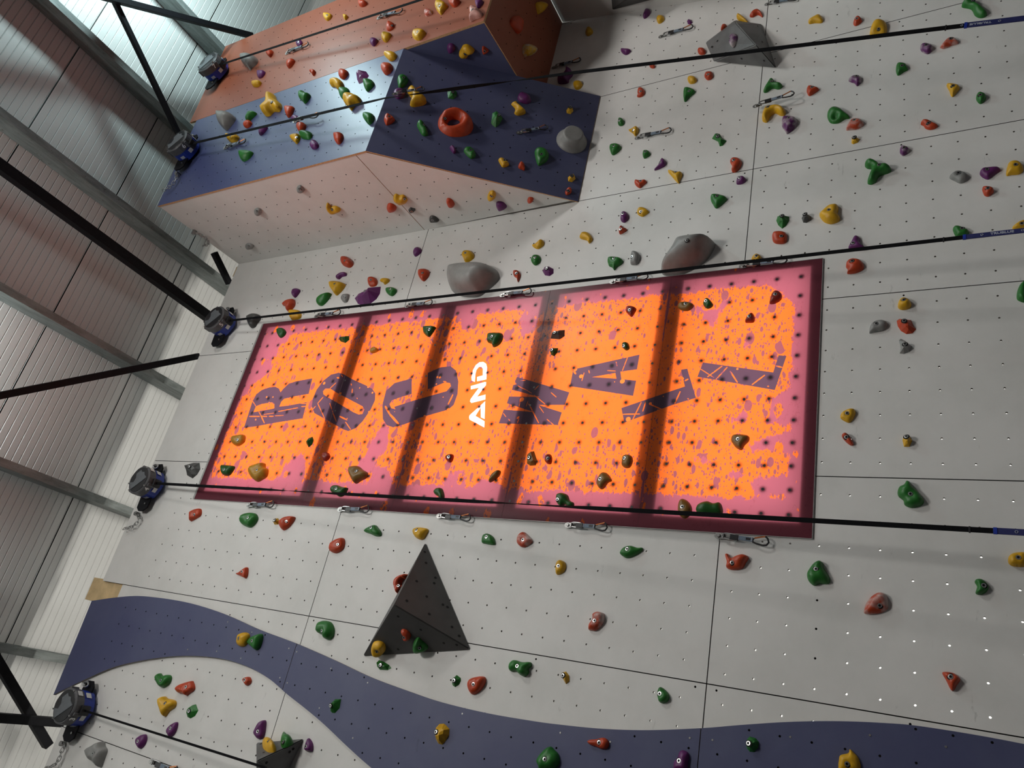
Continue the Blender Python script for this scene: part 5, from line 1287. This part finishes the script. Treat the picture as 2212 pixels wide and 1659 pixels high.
for tile, spec, pl, lab in chains:
    pts = [pl.hit(*px(tile, tuple(float(v) for v in w.split(','))), 0.04) for w in spec.split()]
    dense = []
    for i in range(len(pts) - 1):
        p0, p1, p2, p3 = (pts[max(0, min(len(pts) - 1, j))] for j in (i - 1, i, i + 1, i + 2))
        for s in range(12):
            t = s / 12
            dense.append(0.5 * (2 * p1 + (p2 - p0) * t + (2 * p0 - 5 * p1 + 4 * p2 - p3) * t * t + (3 * p1 - p0 - 3 * p2 + p3) * t ** 3))
    dense.append(pts[-1])
    cum = [0]
    for a, b in zip(dense[:-1], dense[1:]): cum.append(cum[-1] + (b - a).length)
    nl = max(5, round(cum[-1] / 0.034)); pitch = cum[-1] / nl
    root = tag(empty('anchor_chain', matrix=pl.matrix(dense[0].x, dense[0].y, 0.04)), lab, 'chain', 'anchor chains at the wall top')
    def along(s):
        for i in range(len(cum) - 1):
            if cum[i + 1] >= s: return dense[i].lerp(dense[i + 1], (s - cum[i]) / max(1e-9, cum[i + 1] - cum[i]))
        return dense[-1]
    for i in range(nl):
        c = along((i + 0.5) * pitch); d = along(min(cum[-1], (i + 0.9) * pitch)) - along((i + 0.1) * pitch)
        o = bpy.data.objects.new('chain_link', LINKME)
        o.matrix_world = pl.matrix(c.x, c.y, 0.04) @ Matrix.Rotation(math.atan2(d.y, d.x), 4, 'Z') @ Matrix.Rotation(math.radians(20 if i % 2 else 110), 4, 'X') @ Matrix.Scale(pitch * 1.4, 4)
        link(o, root)
    bm = bmesh.new(); bm_prism(bm, octagon((0, 0), 0.022, 6), -0.0395, 0.012, 0.004)
    bm_obj('anchor_bolt', bm, STEEL, root, pl.matrix(dense[0].x, dense[0].y, 0.04))

# ------------------------------------------------------------------ automatic belays
BELR = 0.145
def text_mesh(name, body, size, mat, bold=0.0):
    cu = bpy.data.curves.new(name, 'FONT'); cu.body = body; cu.size = size; cu.align_x = 'CENTER'; cu.align_y = 'CENTER'; cu.extrude = 0.0006; cu.offset = bold
    t = bpy.data.objects.new(name, cu); COL.objects.link(t)
    me = bpy.data.meshes.new_from_object(t.evaluated_get(bpy.context.evaluated_depsgraph_get()))
    bpy.data.objects.remove(t); me.materials.clear(); me.materials.append(mat); me.name = name
    return me
def rim_frame(ang, r, z):
    """frame on the drum's side: x along the drum axis (away from the wall), y around, z outward"""
    c, s = math.cos(ang), math.sin(ang)
    zz = Vector((c, s, 0)); xx = Vector((0, 0, 1)); yy = zz.cross(xx)
    p = zz * r + Vector((0, 0, z))
    return Matrix(((xx.x, yy.x, zz.x, p.x), (xx.y, yy.y, zz.y, p.y), (xx.z, yy.z, zz.z, p.z), (0, 0, 0, 1)))
def make_belay(num):
    """local x = along the wall, y = up, z = off the wall; origin on the drum axis at the wall"""
    r = empty('auto_belay'); R = BELR
    def ring(rr, n=28, flats=0.0): return [(rr * (1 - flats * (0.5 + 0.5 * math.cos(6 * 2 * math.pi * i / n))) * math.cos(2 * math.pi * i / n), rr * (1 - flats * (0.5 + 0.5 * math.cos(6 * 2 * math.pi * i / n))) * math.sin(2 * math.pi * i / n)) for i in range(n)]
    bm = bmesh.new(); bm_prism(bm, ring(R * 0.99, 28, 0.05), 0.03, 0.140, 0.012); bm_obj('drum_housing', bm, BLUEPLASTIC, r)
    bm = bmesh.new(); bm_prism(bm, ring(R * 1.0, 28, 0.03), 0.128, 0.205, 0.010)
    for a in (0.3, 2.4, 4.45):
        c, s = math.cos(a), math.sin(a); bm_prism(bm, octagon((c * R * 0.98, s * R * 0.98), 0.017, 8), 0.12, 0.19, 0.003)
    bm_obj('cover_ring', bm, GREYPLASTIC, r)
    bm = bmesh.new(); bm_prism(bm, ring(R * 0.87, 28), 0.200, 0.2095, 0.003); cov = bm_obj('front_cover', bm, BLACKPLASTIC, r)
    bm = bmesh.new(); R8 = R * 0.86
    plate = [(-.97, .10), (-.80, .52), (-.45, .30), (-.10, .42), (.10, .20), (.36, .14), (.62, -.30), (.42, -.38), (.34, -.60), (.10, -.70), (-.12, -.93), (-.50, -.70)]
    plate = [(-.86, .46), (-.30, .90), (-.26, .45), (.10, .35), (.45, .50), (.80, .10), (.62, -.10), (.62, -.40), (.40, -.55), (.20, -.93), (-.10, -.55)]
    bm_prism(bm, [(x * R8, y * R8) for x, y in plate], 0.2085, 0.214, 0.002); bm_obj('cover_plate', bm, LIGHTGREY, cov)
    bm = bmesh.new()
    for a in (1.9, 2.5, 4.3, 5.9):
        bm_prism(bm, octagon((math.cos(a) * R * 0.93, math.sin(a) * R * 0.93), 0.0075, 6), 0.2, 0.212)
    bm_obj('cover_bolts', bm, STEEL, cov)
    # mounting bracket: black plate with an ear on each side, and the hanging shackle
    bm = bmesh.new()
    ear = [(-.265, .045), (-.235, .085), (-.06, .10), (.15, .085), (.215, .05), (.22, -.02), (.175, -.06), (0, -.05), (-.155, -.075), (-.225, -.07), (-.262, -.02)]
    bm_prism(bm, ear, 0.045, 0.058, 0.003); bm_box(bm, (-0.08, -0.05, 0.0), (0.08, 0.06, 0.046)); mp = bm_obj('mounting_plate', bm, BLACKSTEEL, r)
    bm = bmesh.new(); bm_tube(bm, [Vector((0.185 + 0.020 * math.cos(2 * math.pi * i / 12), 0.03 + 0.038 * math.sin(2 * math.pi * i / 12), 0.078)) for i in range(12)], 0.0075, 7, True); bm_obj('shackle', bm, CHROME, mp)
    bm = bmesh.new(); bm_prism(bm, octagon((0.19, 0.062), 0.012, 6), 0.055, 0.075); bm_prism(bm, octagon((-0.19, -0.03), 0.010, 6), 0.055, 0.070); bm_obj('mounting_bolts', bm, STEEL, mp)
    # webbing mouth at the bottom
    bm = bmesh.new(); bm_box(bm, (-0.038, -R - 0.022, 0.075), (0.038, -R + 0.05, 0.150), None, 0.006); bm_obj('webbing_mouth', bm, BLACKPLASTIC, r)
    def patch(name, ang, z, wx, wy, m, par=r):
        bm = bmesh.new(); bm_box(bm, (-wx / 2, -wy / 2, 0), (wx / 2, wy / 2, 0.0016)); o = bm_obj(name, bm, m, None, rim_frame(ang, R * 0.992, z))
        COL.objects.unlink(o); return link(o, par)
    dn = math.radians(-122)
    patch('white_label', dn + 0.12, 0.090, 0.040, 0.045, STICKER)
    patch('warning_label', math.radians(-40), 0.090, 0.045, 0.05, STICKER); patch('data_label', math.radians(-36), 0.165, 0.040, 0.05, STICKER)
    patch('maker_label', math.radians(-163), 0.085, 0.030, 0.045, PRINT)
    t = bpy.data.objects.new('unit_number', text_mesh('unit_number', num, 0.062, WHITEPRINT, 0.0015))
    t.matrix_world = rim_frame(dn, R * 1.004, 0.166) @ Matrix.Rotation(math.radians(-90), 4, 'Z'); link(t, r)
    return r
BEL = [('3', W, (178, 1530), 'auto belay marked 3 in the lower picture corner above a chain'), ('4', W, (331, 1049), 'auto belay marked 4 at the wall top, level with the lit panel bottom'),
       ('5', W, (487, 703), 'auto belay marked 5 at the wall top, level with the lit panel top'), ('6', F, (408, 327), 'auto belay marked 6 on the blue overhang top'), ('7', F, (472, 157), 'auto belay marked 7 on the copper overhang top')]
bel_at = {}
for num, pl, p, lab in BEL:
    h = pl.hit(*p, 0.04)
    o = make_belay(num); o.matrix_basis = pl.matrix(h.x, h.y, 0.0)
    bel_at[num] = pl.matrix(h.x, h.y, 0.0)
    tag(o, lab, 'auto belay', 'auto belays along the wall top')

# ------------------------------------------------------------------ straps of the belays
def strap(num, way, lab, width=0.026, twists=(), sleeve=None, flip=False):
    """way = [(pixel x, pixel y, distance off the wall front in metres)]"""
    M0 = bel_at[num]; start = M0 @ Vector((0, -BELR - 0.023, 0.115))
    pts = [start]
    for x, y, off in way: pts.append(at(x, y, W, off))
    dense = []
    for i in range(len(pts) - 1):
        n = 40
        for s in range(n): dense.append(pts[i].lerp(pts[i + 1], s / n))
    dense.append(pts[-1])
    pix = [((p - EYEP).dot(RIGHT) / (p - EYEP).dot(FWD)) * FPX + CX for p in dense]
    root = tag(empty('belay_strap', start), lab, 'strap', 'belay straps hanging down the wall')
    def ribbon(i0, i1, w, th, m, name, par):
        V, Fc = [], []
        for i in range(i0, i1 + 1):
            p = dense[i]; d = (dense[min(i + 1, len(dense) - 1)] - dense[max(i - 1, 0)]).normalized()
            side = d.cross(Vector((0, -1, 0))).normalized(); nrm = side.cross(d)
            a = 0.0
            for tx, wd in twists: a += math.pi / 2 * math.exp(-((pix[i] - tx) / wd) ** 2)
            s2 = side * math.cos(a) + nrm * math.sin(a); n2 = nrm * math.cos(a) - side * math.sin(a)
            for q, z in ((-w / 2, -th / 2), (w / 2, -th / 2), (w / 2, th / 2), (-w / 2, th / 2)): V.append(p + s2 * q + n2 * z)
            if i > i0:
                b = len(V) - 8
                for j in range(4): Fc.append((b + j, b + (j + 1) % 4, b + 4 + (j + 1) % 4, b + 4 + j))
        Fc.append((0, 3, 2, 1)); e = len(V) - 4; Fc.append((e, e + 1, e + 2, e + 3))
        return mesh_obj(name, V, Fc, m, None, par)
    last = len(dense) - 1
    ribbon(0, last, width, 0.0025, WEB, 'webbing', root)
    if sleeve:
        sx, tx = sleeve
        i0 = min(i for i in range(len(pix)) if pix[i] > sx)
        ribbon(i0, last, width * 1.12, 0.006, SLEEVE, 'sleeve', root)
        bm = bmesh.new(); d = (dense[-1] - dense[i0]).normalized(); side = d.cross(Vector((0, -1, 0))).normalized(); nrm = side.cross(d)
        def fr(px_):
            i = min(range(len(pix)), key=lambda i: abs(pix[i] - px_)); return i
        mt = Matrix(((d.x, side.x, nrm.x, dense[i0].x), (d.y, side.y, nrm.y, dense[i0].y), (d.z, side.z, nrm.z, dense[i0].z), (0, 0, 0, 1)))
        bm_box(bm, (-0.008, -width * 0.6, -0.005), (0.008, width * 0.6, 0.005), mt, 0.001); bm_obj('sleeve_stitch', bm, BLUEPLASTIC, root)
        bm = bmesh.new(); bm_box(bm, (-0.004, -width * 0.56, -0.004), (0.004, width * 0.62, 0.004), mt @ Matrix.Translation((-0.10, 0, 0)), 0.001); bm_obj('web_stop', bm, BLACKPLASTIC, root)
        # printed name between two small rings; read along the strap
        i = fr(tx); c = dense[i]; off = nrm * (0.0034 if nrm.dot(EYEP - c) > 0 else -0.0034)
        zz = nrm if nrm.dot(EYEP - c) > 0 else -nrm
        xx = -d if flip else d
        yy = zz.cross(xx)
        m3 = Matrix(((xx.x, yy.x, zz.x, c.x + zz.x * 0.0034), (xx.y, yy.y, zz.y, c.y + zz.y * 0.0034), (xx.z, yy.z, zz.z, c.z + zz.z * 0.0034), (0, 0, 0, 1)))
        t = bpy.data.objects.new('printed_name', text_mesh('printed_name', 'TRUBLUE', 0.020, PRINT, 0.0006)); 
        t.matrix_world = m3 @ Matrix.Shear('XY', 4, (0.2, 0)) if False else m3 @ Matrix.Scale(1.28, 4, (1, 0, 0)); link(t, root)
        bm = bmesh.new()
        for sx_ in (-0.092, 0.092):
            bm_tube(bm, [m3 @ Vector((sx_ + 0.0062 * math.cos(2 * math.pi * q / 6), 0.0062 * math.sin(2 * math.pi * q / 6), 0.0008)) for q in range(6)], 0.0014, 4, True)
        bm_obj('printed_rings', bm, PRINT, root)
strap('5', [(2250, 493.5, 0.40)], 'middle black strap with navy printed sleeve, from belay 5 along the lit panel', sleeve=(2080, 2136))
strap('4', [(2250, 1152.5, 0.40)], 'lower black strap crossing the lit panel bottom, from belay marked 4', sleeve=(2137, 2205), twists=((655, 70), (1150, 90)), flip=True)
strap('6', [(832, 212, 1.24), (1240, 157, 0.95), (2250, 35, 0.75)], 'upper black strap from belay 6 crossing the overhang and grey boulder', sleeve=(2076, 2130), twists=((990, 130),), flip=True, width=0.034)
strap('7', [(960, -17, 1.30), (1500, -186, 1.45)], 'topmost black strap crossing the copper overhang from belay 7', width=0.034)
strap('3', [(575, 1659, 0.30)], 'lowest black strap from belay 3 to the dark corner volume', width=0.016)
